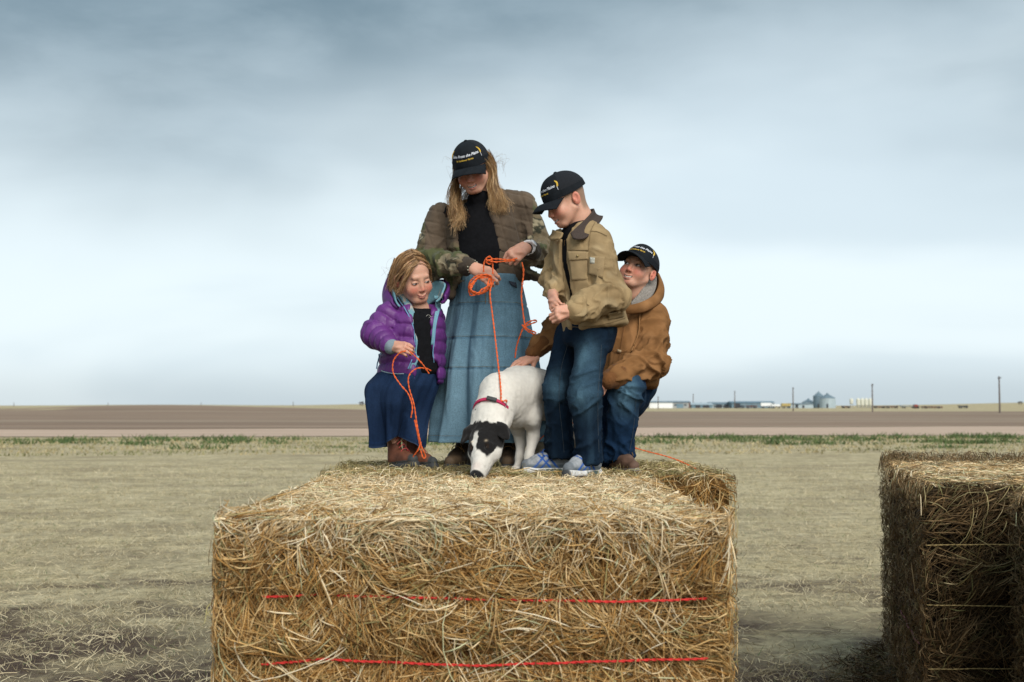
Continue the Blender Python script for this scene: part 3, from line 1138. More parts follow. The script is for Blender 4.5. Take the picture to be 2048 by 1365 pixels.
def grain_bin(px, d, rad, wall_h, roof_h, label, mw=None, mr=None):
    c = far(px, d)
    c[2] -= 0.2
    root = thing('grain_bin', c, label, 'grain bin', 'steel grain bins at the farm')
    lathe('wall', c, [(rad, 0)] + [(rad * (1 + 0.006 * (i % 2)), wall_h * i / 16) for i in range(17)], mw or m_galv, root, 36, 0.006)
    lathe('roof', c, [(rad * 1.03, wall_h - 0.05), (rad * 0.12, wall_h + roof_h), (0.01, wall_h + roof_h)], mr or m_galv_d, root, 36, 0.012)
    lathe('roof_cap', c, [(rad * 0.15, wall_h + roof_h - 0.1), (rad * 0.15, wall_h + roof_h + 0.35), (0.02, wall_h + roof_h + 0.5)], m_galv_d, root, 12)
    boxes('door', [((c[0] - rad * 0.25, c[1] - rad * 0.985, c[2] + 1.3), (0.9, 0.12, 2.0))], m_darkd, root)
    return root


def utility_pole(px, d, ytop, label, arm=True):
    c = far(px, d)
    top = W(px, ytop, d)[2]
    root = thing('utility_pole', c, label, 'utility pole', 'utility poles')
    P = np.stack([np.full(6, c[0]), np.full(6, c[1]), np.linspace(c[2] - 0.3, top, 6)], 1)[None]
    tubes('pole', P, np.linspace(0.26, 0.17, 6)[None], m_wood, root, K=8)
    if arm:
        boxes('crossarm', [((c[0], c[1] - 0.2, top - 0.5), (0.14, 2.2, 0.14))], m_wood, root)
        for s in (-0.95, 0.95):
            lathe('insulator', (c[0], c[1] - 0.2 + s, top - 0.43), [(0.06, 0), (0.09, 0.08), (0.05, 0.22)], m_glass, root, 8)
    return root


def bare_tree(px, d, h, spread, label, seed, dens=1.0):
    rs = np.random.default_rng(seed)
    c = far(px, d)
    root = thing('bare_tree', c, label, 'tree', 'bare trees')
    trunk, twigs = [], []

    def grow(p, dirn, ln, r, lev):
        q = p + dirn * ln
        mid = (p + q) / 2 + rs.normal(0, ln * 0.05, 3)
        (trunk if lev < 2 else twigs).append((np.stack([p, mid, q]), A([r, r * 0.85, r * 0.7])))
        if lev >= 4:
            return
        for _ in range(rs.integers(2, 4) + (lev > 1)):
            nd = norm(dirn + rs.normal(0, 0.55, 3) * A([spread, spread, 0.8]) + A([0, 0, 0.15]))
            grow(p + dirn * ln * rs.uniform(0.6, 1.0), nd, ln * rs.uniform(0.55, 0.8), r * 0.6, lev + 1)
    for k in range(int(2 * dens) + 1):
        grow(c + A([rs.normal(0, 0.6 * k), rs.normal(0, .6 * k), -0.2]), norm(A([rs.normal(0, .15 * spread), rs.normal(0, .15), 1])), h * 0.32, h * 0.03, 0)
    tubes('trunk', np.array([t[0] for t in trunk]), np.array([t[1] for t in trunk]), m_bark, root, K=5)
    tubes('crown', np.array([t[0] for t in twigs]), np.maximum(np.array([t[1] for t in twigs]), 0.03), m_bark, root, K=3)
    return root


def hopper_tank(px, d, rad, h, label):
    c = far(px, d)
    root = thing('bulk_tank', c, label, 'tank', 'white bulk tanks')
    lathe('tank', c, [(0.25, 0.5), (rad, 1.6), (rad, h - 0.8), (rad * 0.5, h - 0.2), (0.1, h)], m_tanw, root, 20)
    for s in (0.6, 2.2, 3.8, 5.4):
        x, y = c[0] + math.cos(s) * rad * 0.9, c[1] + math.sin(s) * rad * 0.9
        boxes('leg', [((x, y, c[2] + 0.9), (0.14, 0.14, 1.9))], m_grey, root)
    return root


def wheel(root, c, r, w, mat=None):
    a = np.arange(14) * 2 * np.pi / 14
    V = A([(c[0] + rr * math.cos(t), c[1] + y, c[2] + rr * math.sin(t)) for rr, y in ((r * .5, -w / 2), (r, -w / 2), (r, w / 2), (r * .5, w / 2)) for t in a])
    return mesh('wheel', V, grid_quads(4, 14, True), mat=mat or m_darkd, parent=root)


def trailer(px, d, ln, h, label, mat, cat='trailer', group=None, cab=None, flat=False):
    c = far(px, d)
    root = thing(cat.replace(' ', '_'), c, label, cat, group)
    boxes('frame', [((c[0], c[1], c[2] + 0.9), (ln, 1.2, 0.22))], m_darkd, root)
    bh = h - 1.05
    if flat:
        boxes('bed', [((c[0], c[1], c[2] + 1.1), (ln, 2.4, 0.16)), ((c[0] - ln / 2 + .1, c[1], c[2] + 1.1 + bh / 2), (0.15, 2.4, bh))], mat, root)
    else:
        boxes('body', [((c[0], c[1], c[2] + 1.03 + bh / 2), (ln, 2.4, bh))], mat, root)
    if cab:
        x = c[0] + cab * (ln / 2 + 1.1)
        boxes('cab', [((x, c[1], c[2] + 1.5), (2.0, 2.3, 2.0))], mat, root)
        boxes('windscreen', [((x + cab * 0.2, c[1] - 1.16, c[2] + 2.0), (1.1, 0.06, 0.7))], m_glass, root)
        wheel(root, (x, c[1] - 1.0, c[2] + 0.5), 0.5, 0.3)
    for f in (-0.36, -0.22, 0.36):
        wheel(root, (c[0] + f * ln, c[1] - 1.0, c[2] + 0.5), 0.5, 0.3)
    return root


def implement(px, d, ln, h, label, mat, seed):
    """Low folded tillage machine: toolbar, shanks, wheels, hitch."""
    rs = np.random.default_rng(seed)
    c = far(px, d)
    root = thing('farm_implement', c, label, 'farm machine', 'parked farm machines')
    boxes('toolbar', [((c[0], c[1], c[2] + h * 0.75), (ln, 0.5, 0.35)), ((c[0], c[1] - 1, c[2] + h * 0.6), (ln * 0.9, 0.4, 0.3))], mat, root)
    for i in range(max(4, int(ln / 1.1))):
        x = c[0] - ln / 2 + (i + .5) * ln / max(4, int(ln / 1.1))
        hh = h * rs.uniform(0.75, 1.1)
        boxes('shank', [((x, c[1] - 0.6, c[2] + hh / 2), (0.35, 0.7, hh))], mat if i % 3 else m_darkd, root)
    for f in (-0.3, 0.3):
        wheel(root, (c[0] + f * ln, c[1] - 1.3, c[2] + 0.55), 0.55, 0.35)
    return root


FD = 620
gable('metal_shed', 1298, 1380, FD, 3.1, 0.75, 12, 'long shed with white left wall and grey right half', m_white, m_galv_d,
      doors=[(0.75, 3.4, 2.2, m_blue), (0.985, 0.7, 3.0, m_rust)], windows=[(0.64, 1.2, 0.8), (0.88, 1.2, 0.8)], split=(0.575, m_grey))
gable('low_barn', 1383, 1424, FD + 20, 1.9, 1.1, 9, 'low blue-grey barn just right of the white walled shed', m_blue, m_galv, doors=[(0.3, 2.4, 1.6, m_darkd), (0.7, 3.4, 1.5, m_darkd)])
gable('low_barn', 1419, 1464, FD + 25, 2.2, 1.2, 10, 'grey barn behind the row of dark machines', m_galv, m_galv_d, doors=[(0.4, 3.0, 1.8, m_darkd), (0.75, 2.6, 1.8, m_darkd)])
gable('long_shed', 1463, 1549, FD + 15, 2.9, 0.9, 14, 'longest blue steel shed behind parked trucks', m_blue, m_blue, doors=[(0.12, 3.2, 2.4, m_darkd), (0.3, 3.2, 2.4, m_galv_d), (0.55, 3.2, 2.4, m_galv_d)])
gable('steel_shed', 1580, 1626, FD, 2.3, 0.5, 8, 'pale grey flat shed left of the grain bins', m_galv, m_galv_d, doors=[(0.28, 1.4, 1.8, m_darkd), (0.56, 1.0, 1.4, m_darkd)])
grain_bin(1616, FD + 22, 3.3, 3.2, 1.5, 'smallest grain bin, behind the pale grey shed')
grain_bin(1636.5, FD + 14, 2.75, 6.3, 2.0, 'tallest dark grain bin with pointed roof', m_galv_d, m_galv_d)
grain_bin(1654, FD, 4.0, 5.2, 2.0, 'wide bright grain bin nearest the open field')
for i, px in enumerate((1715.5, 1723.5, 1731.5, 1739.5)):
    hopper_tank(px, FD, 0.95, 5.1, ['leftmost of four white bulk tanks in a row', 'second from left of four white bulk tanks in a row',
                                    'third from left of four white bulk tanks in a row', 'rightmost of four white bulk tanks, beside a pole'][i])
c = far(1702, FD)
r_ = thing('fuel_tank', c, 'small cream tank on tall legs left of the bulk tanks', 'tank')
lathe('tank', c + A([0, 0, 1.9]), [(0.1, 0), (0.85, 0.4), (0.9, 2.4), (0.5, 2.9), (0.05, 3.0)], m_tanw, r_, 18)
for s in (0.6, 2.2, 3.8, 5.4):
    boxes('leg', [((c[0] + math.cos(s) * .7, c[1] + math.sin(s) * .7, c[2] + 1.1), (0.12, 0.12, 2.3))], m_grey, r_)
trailer(1530, FD - 10, 4.6, 2.7, 'white box truck parked before the long blue shed', m_white, 'truck', cab=1)
trailer(1550, FD - 14, 4.2, 1.9, 'low white trailer right of the white truck', m_white, 'trailer')
trailer(1571, FD - 8, 4.4, 2.4, 'yellowish machine between the white trailer and grey shed', m_yel, 'machine')
trailer(1813, FD - 20, 6.5, 1.5, 'long pale flat trailer out in the field', m_galv, 'trailer', flat=True)
implement(1442, FD - 15, 8.0, 1.5, 'wide dark machine parked before the grey barn', m_darkd, 1)
implement(1478, FD - 18, 5.0, 1.5, 'dark machine at the left end of the long blue shed', m_darkd, 2)
implement(1502, FD - 18, 5.5, 1.6, 'rusty machine before the long blue shed', m_rust, 3)
implement(1690, FD - 5, 4.5, 1.1, 'low dark machine left of the cream tank', m_rust, 4)
implement(1757, FD - 10, 6.0, 1.1, 'low dark machine just right of the bulk tanks', m_rust, 5)
implement(1782, FD - 12, 6.5, 1.2, 'second low dark machine right of the bulk tanks', m_rust, 6)
implement(1830, FD - 24, 2.6, 1.9, 'red upright machine at the end of the pale trailer', m_redp, 7)
implement(1862, FD - 26, 10.5, 1.1, 'longest low brown machine right of the red one', m_rust, 8)
implement(1924, FD - 10, 5.0, 1.4, 'dark machine standing alone near the right pole', m_darkd, 9)
for px, d, yt, lb, arm in ((1998, 322, 753, 'tallest utility pole, at the far right', True), (1744, 411, 768, 'utility pole touching the white bulk tanks', True),
                           (1585.5, 473, 775, 'utility pole in front of the pale grey shed', True), (1469, 600, 782, 'utility pole by the long blue shed', True),
                           (1386, 720, 788, 'thin distant utility pole right of the white walled shed', True), (1316, 560, 793, 'short utility pole before the white shed wall', True),
                           (29, 900, 806, 'leftmost tiny utility pole on the left horizon', False), (217, 900, 806, 'second tiny utility pole from the left edge', False),
                           (403, 900, 805, 'third tiny utility pole from the left edge', False), (587, 900, 804, 'tiny utility pole nearest the girl in purple', False)):
    utility_pole(px, d, yt, lb, arm)
bare_tree(1286, FD - 4, 6.4, 1.1, 'bare bushy tree left of the white walled shed', 3, 1.6)
bare_tree(1294, FD - 2, 5.6, 0.9, 'thinner bare tree touching the white walled shed', 5, 1.0)
bare_tree(1402, FD + 40, 4.6, 1.6, 'dark rounded bare tree behind the low barn', 8, 2.0)
bare_tree(725, 640, 3.6, 1.5, 'small dark bush on the rise behind the girl in purple', 9, 2.0)
bare_tree(2037, 1000, 4.5, 1.5, 'tiny tree on the far right horizon', 12, 2.5)
# ------------------------------------------------------------------ builders for people
D2R = math.pi / 180
m_skin = pmat('skin', attr=True, rough=0.5, var=0.06, vscale=90, bump=0.06, bscale=420, spec=0.35, sss=0.12)
m_black = pmat('black_knit', (0.0065, 0.0068, 0.0085), 0.9, var=0.3, vscale=60, bump=0.25, bscale=300, spec=0.12)
m_cap = pmat('black_twill', (0.0075, 0.010, 0.0135), 0.85, var=0.3, vscale=40, bump=0.2, bscale=500, spec=0.2)
m_mesh = pmat('black_mesh', (0.011, 0.013, 0.017), 0.8, var=0.45, vscale=330, bump=0.5, bscale=380, spec=0.25)
m_white_thread = pmat('white_thread', (0.75, 0.78, 0.84), 0.6, var=0.1, vscale=200)
m_yellow_thread = pmat('yellow_thread', (0.72, 0.47, 0.06), 0.6, var=0.15, vscale=200)
m_hair = pmat('hair', attr=True, rough=0.42, var=0.1, vscale=60, spec=0.35)
m_cloth = pmat('cloth', wrinkle=.5, wscale=16, attr=True, rough=0.88, var=0.10, vscale=45, bump=0.25, bscale=330, spec=0.15, sheen=0.1)
m_denim = pmat('denim', wrinkle=.45, wscale=15, attr=True, rough=0.9, var=0.22, vscale=170, bump=0.3, bscale=420, spec=0.12)
m_duck = pmat('canvas_duck', wrinkle=.55, wscale=13, attr=True, rough=0.9, var=0.14, vscale=26, bump=0.25, bscale=360, spec=0.12)
m_nylon = pmat('quilted_nylon', wrinkle=.35, wscale=26, attr=True, rough=0.5, var=0.08, vscale=30, bump=0.15, bscale=60, spec=0.4)
m_sole = pmat('rubber', (0.055, 0.058, 0.06), 0.8, var=0.25, vscale=60)
m_leather = pmat('leather', attr=True, rough=0.65, var=0.2, vscale=40, bump=0.2, bscale=160, spec=0.3)
m_orange = pmat('orange_twine', (0.75, 0.135, 0.03), 0.6, var=0.2, vscale=60, spec=0.3)
m_redlace = pmat('red_lace', (0.45, 0.07, 0.07), 0.7, var=0.15, vscale=60)


def lin(r, g, b):
    """sRGB 0-255 to linear."""
    c = A([r, g, b]) / 255.0
    return np.where(c <= 0.04045, c / 12.92, ((c + 0.055) / 1.055) ** 2.4)


def blend(col, c, w):
    w = np.clip(w, 0, 1)[:, None]
    return col * (1 - w) + A(c) * w


def gauss(p, c, r):
    return np.exp(-(((p - A(c)) / A(r)) ** 2).sum(1))


def head_frame(yaw, pitch, roll):
    return RY(roll * D2R) @ RZ(yaw * D2R) @ RX(pitch * D2R)


def add_head(S, R, o, s, smile=1.0, open_=1.0, nose=1.0):
    """Head and upper neck in a frame with the face along -Y; o is the middle of the skull at eye height."""
    S.frame(R, o, s)
    S.el((0, .012, .035), (.074, .092, .078))
    S.el((0, -.028, -.03), (.058, .058, .074), k=.03)
    S.el((0, -.064, -.086), (.021, .020, .018), k=.025)
    for x in (-1, 1):
        S.rc((x * .053, .0, -.042), (x * .022, -.058, -.086), .018, .015, k=.022)
        S.el((x * .036, -.061, -.034), (.025, .020, .023), k=.03)
    S.rc((-.034, -.078, .024), (.034, -.078, .024), .0065, k=.018)
    for x in (-1, 1):
        S.el((x * .031, -.101, .001), (.018, .018, .0115), k=.012, mode=-1)
        S.el((x * .030, -.073, .0), (.0155, .0135, .0135), k=.003)
    S.rc((0, -.082, .008), (0, -.082 - .022 * nose, -.031), .007, .0105 * nose ** .5, k=.014)
    for x in (-1, 1):
        S.el((x * .0120 * nose, -.078 - .017 * nose, -.0355), (.0070, .009, .006), k=.007)
    # lips and mouth
    zc = lambda x: -.0655 + 11.0 * smile * x * x
    yc = lambda x: -.0885 + 20 * x * x
    up = [(x, yc(x) - .001, zc(x) + .0045) for x in (-.024, -.012, 0, .012, .024)]
    lo = [(x * .85, yc(x) + .0, zc(x * .85) - .0075 * (0.6 + .4 * open_)) for x in (-.024, -.012, 0, .012, .024)]
    S.chain(up, [.002, .004, .0042, .004, .002], k=.005)
    S.chain(lo, [.002, .0048, .0055, .0048, .002], k=.005)
    if open_ > 0:
        S.chain([(x, yc(x) - .006, zc(x) - .001) for x in (-.022, -.011, 0, .011, .022)], [.0012, .0036 * open_, .0042 * open_, .0036 * open_, .0012], k=.003, mode=-1)
    # ears
    for x in (-1, 1):
        rot = RZ(-x * 20 * D2R) @ RX(-8 * D2R)
        S.el((x * .079, .016, -.006), (.0070, .0185, .030), k=.005, rot=rot)
        S.el((x * .0885, .011, -.002), (.0090, .0125, .021), k=.002, mode=-1, rot=rot)
        S.el((x * .078, .004, -.010), (.006, .006, .008), k=.004)
    S.rc((0, .022, -.05), (0, .03, -.115), .046, .047, k=.03)
    S.world()


SKIN = A([0.60, 0.335, 0.235])


def skin_color(p, tone=1.0, smile=1.0, open_=1.0, gaze=(0, 0), blush=1.0, brow=(0.12, 0.07, 0.035), buzz=None, teeth=1.0, eye=1.0, brow_w=.8, nose=1.0):
    """Point colours of a face in head coordinates (metres, scale removed)."""
    c = np.tile(SKIN * tone, (len(p), 1))
    x, y, z = p.T
    ax = np.abs(x)
    pa = p.copy()
    pa[:, 0] = ax
    red = A([0.60, 0.15, 0.105]) * tone
    c = blend(c, red, 0.62 * blush * gauss(pa, (.038, -.075, -.032), (.026, .04, .022)))
    c = blend(c, red, 0.55 * blush * gauss(p, (0, -.11, -.03), (.016, .025, .016)))
    c = blend(c, red, 0.6 * blush * sstep(ax, .072, .080) * sstep(-np.abs(y - .014), -.035, -.02))
    c = blend(c, red, 0.25 * blush * gauss(p, (0, -.08, -.09), (.02, .03, .015)))
    # brows
    front = y < -.05
    bw = .75 * brow_w
    bz = .0205 + .006 * np.sin(np.clip((ax - .012) / .036, 0, 1) * np.pi) - 4 * np.maximum(ax - .04, 0) ** 2 * 40
    c = blend(c, brow, bw * front * sstep(-np.abs(z - bz), -.0058, -.0028) * sstep(ax, .010, .016) * sstep(-ax, -.050, -.042))
    # eyes
    ex = (ax - .030) / .0142
    open_h = .0058 * eye * np.clip(1 - ex * ex, 0, 1)
    ez = z - .0004 + .0035 * (1 - eye)
    inside = front & (np.abs(ex) < 1) & (np.abs(ez) < open_h) & (y < -.066)
    lid = front & (np.abs(ex) < 1.12) & (np.abs(ez) < open_h + .0021) & (y < -.060)
    c[lid] = A([0.17, 0.075, 0.05])
    if eye > .35:
        c[inside] = A([0.50, 0.47, 0.45])
    gx = np.sign(x) * .030 + gaze[0]
    ir = np.hypot(x - gx, z - gaze[1])
    c[inside & (ir < .0072)] = A([0.055, 0.045, 0.04])
    c[inside & (ir < .003)] = A([0.008, 0.008, 0.008])
    # mouth
    zc = -.0655 + 11.0 * smile * x * x
    dz = z - zc
    m = (ax < .0245) & (y < -.055)
    lipc = A([0.52, 0.20, 0.16]) * tone
    c[m & (dz > .0018) & (dz < .0062)] = lipc * .95
    c[m & (dz < -.003) & (dz > -.0105) & (ax < .020)] = lipc
    if open_ <= 0:
        c = blend(c, (.20, .055, .05), .8 * m * sstep(-np.abs(dz + .0006), -.0032, -.0008))
    if open_ > 0:
        mo = (ax < .0228) & (y < -.055) & (dz < .0026) & (dz > -.0046 * open_ - .0005)
        c[mo] = A([0.045, 0.012, 0.012])
        if teeth > 0:
            c[mo & (dz > -.0022 * teeth) & (dz < .0023) & (ax < .0195)] = A([0.62, 0.58, 0.50])
    # nostrils
    c = c.copy()
    nn = (np.hypot(ax - .008, z + .0415) < .0028) & (y < -.085)
    c[nn] = A([0.20, 0.06, 0.045])
    if buzz is not None:
        w = sstep(z + 0.9 * np.maximum(y - .0, 0) - .06 * (y < -.03), -.012, .03) * sstep(y, -.052, -.03)
        w = np.maximum(w, sstep(y, .030, .052) * sstep(z, -.088, -.050))
        w = w * (1 - sstep(ax, .0745, .079))
        c = blend(c, buzz, 0.75 * w)
    return c


def add_hand(S, wrist, dirn, back, s, side, curl=(50, 55, 35), spread=5.0, thumb=(30, 25), splay=None, k=.006):
    """Hand from the wrist along dirn, back of the hand facing `back`; side=+1 puts the thumb at the cross(dirn, back) side."""
    f = norm(dirn)
    n = norm(A(back) - f * (A(back) @ f))
    l = np.cross(f, n) * side                                # towards the thumb
    S.world()
    wrist = A(wrist, float)
    pt = lambda a, b, c: wrist + s * (a * f + b * l + c * n)
    kn = []
    for i, (b, a) in enumerate(((.028, .086), (.0095, .090), (-.0095, .086), (-.027, .077))):
        S.rc(pt(.0, b * .55, 0), pt(a, b, .002), .0165 * s, .0115 * s, k=.012 * s)
        kn.append(pt(a, b, .002))
    S.el(pt(.05, 0, -.004), A([.034, .034, .015]) * s, k=.012 * s)
    L = ((.040, .024, .019), (.044, .028, .020), (.041, .026, .019), (.033, .019, .017))
    R = (.0088, .0092, .0088, .0078)
    for i in range(4):
        p = kn[i]
        ang = 0.0
        sp = (1.5 - i) * spread * D2R
        fd = norm(f * math.cos(sp) + l * math.sin(sp))
        r = R[i] * s
        for j in range(3):
            cj = curl[j] if not hasattr(curl[0], '__len__') else curl[i][j]
            ang += cj * D2R
            q = p + s * L[i][j] * (fd * math.cos(ang) - n * math.sin(ang))
            S.rc(p, q, r, r * .9, k=.003 * s if j else .006 * s)
            p, r = q, r * .9
    a, b = thumb
    p = pt(.022, .024, -.008)
    td = norm(f * math.cos(a * D2R) + l * math.sin(a * D2R) - n * .45)
    q = p + td * .036 * s
    S.rc(p, q, .0145 * s, .0105 * s, k=.010 * s)
    td = norm(f * math.cos((a - b) * D2R) + l * math.sin((a - b) * D2R) - n * .6)
    q2 = q + td * .028 * s
    S.rc(q, q2, .0105 * s, .009 * s, k=.004 * s)
    td = norm(td - l * .35)
    S.rc(q2, q2 + td * .02 * s, .009 * s, .0078 * s, k=.003 * s)


def body_mesh(name, parent, S, head, hands, tone, fine=0.0025, coarse=0.016, **face):
    """One skin: head and hands meshed finely, the clothed rest coarsely, from the same implicit surface."""
    R, o, s = head
    boxes_ = [(o - A([.125, .145, .15]) * s, o + A([.125, .145, .14]) * s)] + [(A(h) - .085, A(h) + .085) for h in hands]
    geo = []
    Vc, Qc = S.mesh(coarse)
    inside = np.zeros(len(Vc), bool)
    for lo, hi in boxes_:
        inside |= ((Vc > lo + .012) & (Vc < hi - .012)).all(1)
    keep = ~inside[Qc].all(1)
    geo.append((Vc, Qc[keep]))
    done = []
    for bi, (lo, hi) in enumerate(boxes_):
        V, Q = S.mesh(fine if bi == 0 else .003, lo, hi)
        m = ((V > lo) & (V < hi)).all(1)
        for l2, h2 in done:
            m &= ~((V > l2 + .012) & (V < h2 - .012)).all(1)
        done.append((lo, hi))
        geo.append((V, Q[m[Q].all(1)]))
    V, Q = join(*geo)
    u, inv = np.unique(Q, return_inverse=True)
    V, Q = V[u], inv.reshape(-1, 4)
    loc = (V - o) @ R / s
    c = np.tile(SKIN * tone, (len(V), 1))
    hm = (np.abs(loc) < .2).all(1) & (loc[:, 2] > -.14)
    c[hm] = skin_color(loc[hm], tone, **face)
    red = A([0.56, 0.16, 0.11]) * tone
    for h in hands:
        w = np.exp(-(np.linalg.norm(V - A(h), axis=1) / .09) ** 2)
        c = blend(c, red, 0.30 * w * (0.6 + 0.4 * vnoise(V, 60, 2)))
    return mesh(name, V, Q, mat=m_skin, parent=parent, col=c)


def limb_coords(V, pts):
    """Arc length, angle and distance of V along a polyline."""
    pts = [A(p, float) for p in pts]
    best = np.full(len(V), 1e9)
    s = np.zeros(len(V))
    ang = np.zeros(len(V))
    L = 0.0
    for a, b in zip(pts[:-1], pts[1:]):
        ab = b - a
        l = np.linalg.norm(ab)
        t = np.clip(((V - a) @ ab) / l ** 2, 0, 1)
        q = V - a - t[:, None] * ab
        d = np.linalg.norm(q, axis=1)
        ref = norm(np.cross(ab, A([.3, .9, .2])))
        r2 = np.cross(norm(ab), ref)
        m = d < best
        best[m] = d[m]
        s[m] = L + t[m] * l
        ang[m] = np.arctan2(q[m] @ r2, q[m] @ ref)
        L += l
    return s, ang, best


def ridge(p, freq, seed, width=.42):
    """Sharp creases where the noise crosses zero, 0..1."""
    return (1 - np.minimum(np.abs(vnoise(p, freq, seed)) / width, 1)) ** 1.4


def drape(V, amp, seed, freq=9.0, stretch=(1, 1, .45)):
    """Loose-hanging cloth: long soft creases plus small ones."""
    q = V * A(stretch) + .05 * np.stack([vnoise(V, 6, seed + 9), vnoise(V, 6, seed + 8), vnoise(V, 6, seed + 7)], 1)
    return amp * (ridge(q, freq, seed) - .35 + .6 * (ridge(q, freq * 2.3, seed + 1) - .35) + .4 * vnoise(V, freq * .7, seed + 2))


def folds(V, pts, bends, amp=0.008, lam=0.035, seed=0, width=0.09, base=0.25):
    """Wrinkles round a limb, strongest near the arc lengths in bends."""
    s, a, d = limb_coords(V, pts)
    n1 = vnoise(V, 9.0, seed)
    n2 = vnoise(V, 22.0, seed + 1)
    w = base + sum(np.exp(-((s - b) / width) ** 2) for b in bends)
    q = np.stack([s / lam * .62 + .55 * np.sin(a + seed), .95 * np.cos(a) + .6 * s / lam * .3, .95 * np.sin(a) + seed], 1)
    r = ridge(q, 1.0, seed + 2) - .38
    r2 = ridge(q * 1.8 + 7.3, 1.0, seed + 3) - .38
    return amp * np.minimum(w, 1.3) * (1.25 * r + .65 * r2 + .5 * n1 + .15 * n2)


def garment(name, S, mat, parent, h=0.006, disp=None, color=None, smooth_it=0, keep=None, const=None):
    V, Q = S.mesh(h)
    if smooth_it:
        V = relax(V, Q, smooth_it)
    if keep is not None:
        V, Q = only(V, Q, keep(V))
    n = normals(V, Q)
    if disp is not None:
        V = (V + n * np.asarray(disp(V, n))[:, None]).astype(np.float32)
    c = None
    if color is not None:
        c = color(V, n)
    elif const is not None:
        c = np.tile(A(const), (len(V), 1))
    o = mesh(name, V, Q, mat=mat, parent=parent, col=c)
    return o, V


def project(V):
    q = V - A([0, 0, CAM_H])
    c, s = math.cos(PITCH), math.sin(PITCH)
    dep = q[:, 1] * c + q[:, 2] * s
    return CX + F_PX * q[:, 0] / dep, CY - F_PX * (-q[:, 1] * s + q[:, 2] * c) / dep


class Surf:
    """Lets trim lie on the camera-side surface of a garment, at the garment's own depth."""

    def __init__(self, V):
        self.V = V
        self.x, self.y = project(V)

    def at(self, px, py, off=0.004, rad=5.0):
        for r in (rad, rad * 2, rad * 4, 1e9):
            m = (self.x - px) ** 2 + (self.y - py) ** 2 < r * r
            if m.any():
                break
        if r == 1e9:
            m = ((self.x - px) ** 2 + (self.y - py) ** 2).argmin()
            return W(px, py, self.V[m, 1] - off - DOFF)
        d = self.V[m, 1]
        return W(px, py, np.percentile(d, 12) - off - DOFF)

    def line(self, pts, n, off=0.004):
        pp = spline([(a, b, 0) for a, b in pts], n)
        L = np.array([self.at(a, b, off) for a, b, _ in pp])
        L[:, 1] = np.convolve(np.pad(L[:, 1], 2, mode='edge'), np.ones(5) / 5, 'valid') if n > 5 else L[:, 1]
        return L


def trim_line(name, surf, pts, r, mat, parent, n=24, off=0.003, K=5):
    return tubes(name, surf.line(pts, n, off)[None], A([r]), mat, parent, K=K)


def plate(V, nu, nv, th, nrm=None):
    """Closed sheet of thickness th from an nu x nv grid of points."""
    Q = grid_quads(nu, nv)
    n = normals(V.astype(float), Q) if nrm is None else nrm
    top, bot = V + n * th / 2, V - n * th / 2
    N = nu * nv
    Qb = Q[:, ::-1] + N
    idx = np.arange(N).reshape(nu, nv)
    rim = np.concatenate([idx[0], idx[1:, -1], idx[-1, :-1][::-1], idx[1:-1, 0][::-1]])
    r2 = np.roll(rim, -1)
    side = np.stack([r2, rim, rim + N, r2 + N], 1)
    return np.concatenate([top, bot]), np.concatenate([Q, Qb, side])


def patch(name, surf, corners, mat, parent, th=0.003, off=0.004, nu=8, nv=8, col=None):
    """Quad patch (pocket, flap, label) laid on a garment; corners in picture order tl, tr, br, bl."""
    tl, tr, br, bl = [A(c, float) for c in corners]
    g = []
    for i in range(nu):
        t = i / (nu - 1)
        for j in range(nv):
            s = j / (nv - 1)
            p = (tl * (1 - s) + tr * s) * (1 - t) + (bl * (1 - s) + br * s) * t
            g.append(surf.at(p[0], p[1], off))
    g = A(g)
    d = g[:, 1].reshape(nu, nv)
    for _ in range(4):
        e = np.pad(d, 1, mode='edge')
        d = (e[1:-1, 1:-1] * 2 + e[:-2, 1:-1] + e[2:, 1:-1] + e[1:-1, :-2] + e[1:-1, 2:]) / 6
    g[:, 1] = d.ravel()
    V, Q = plate(g, nu, nv, th)
    c = None if col is None else np.tile(A(col), (len(V), 1))
    return mesh(name, V, Q, mat=mat, parent=parent, col=c)


def band_on(name, surf, pa_, pb_, mat, parent, n=30, m=5, off=.003, th=.004, colf=None, col=None):
    """Sheet between two picture curves, laid on a garment at its depth."""
    a, b = spline([(x, y, 0) for x, y in pa_], n), spline([(x, y, 0) for x, y in pb_], n)
    d = np.zeros((n, m))
    px = np.zeros((n, m, 2))
    for i in range(n):
        for j in range(m):
            q = a[i] + (b[i] - a[i]) * j / (m - 1)
            px[i, j] = q[:2]
            d[i, j] = surf.at(q[0], q[1], off)[1]
    for _ in range(6):
        e = np.pad(d, 1, mode='edge')
        d = (e[1:-1, 1:-1] * 2 + e[:-2, 1:-1] + e[2:, 1:-1] + e[1:-1, :-2] + e[1:-1, 2:]) / 6
    G = A([W(px[i, j, 0], px[i, j, 1], d[i, j] - DOFF) for i in range(n) for j in range(m)])
    V, Q = plate(G, n, m, th)
    c = colf(V) if colf is not None else (None if col is None else np.tile(A(col), (len(V), 1)))
    return mesh(name, V, Q, mat=mat, parent=parent, col=c)


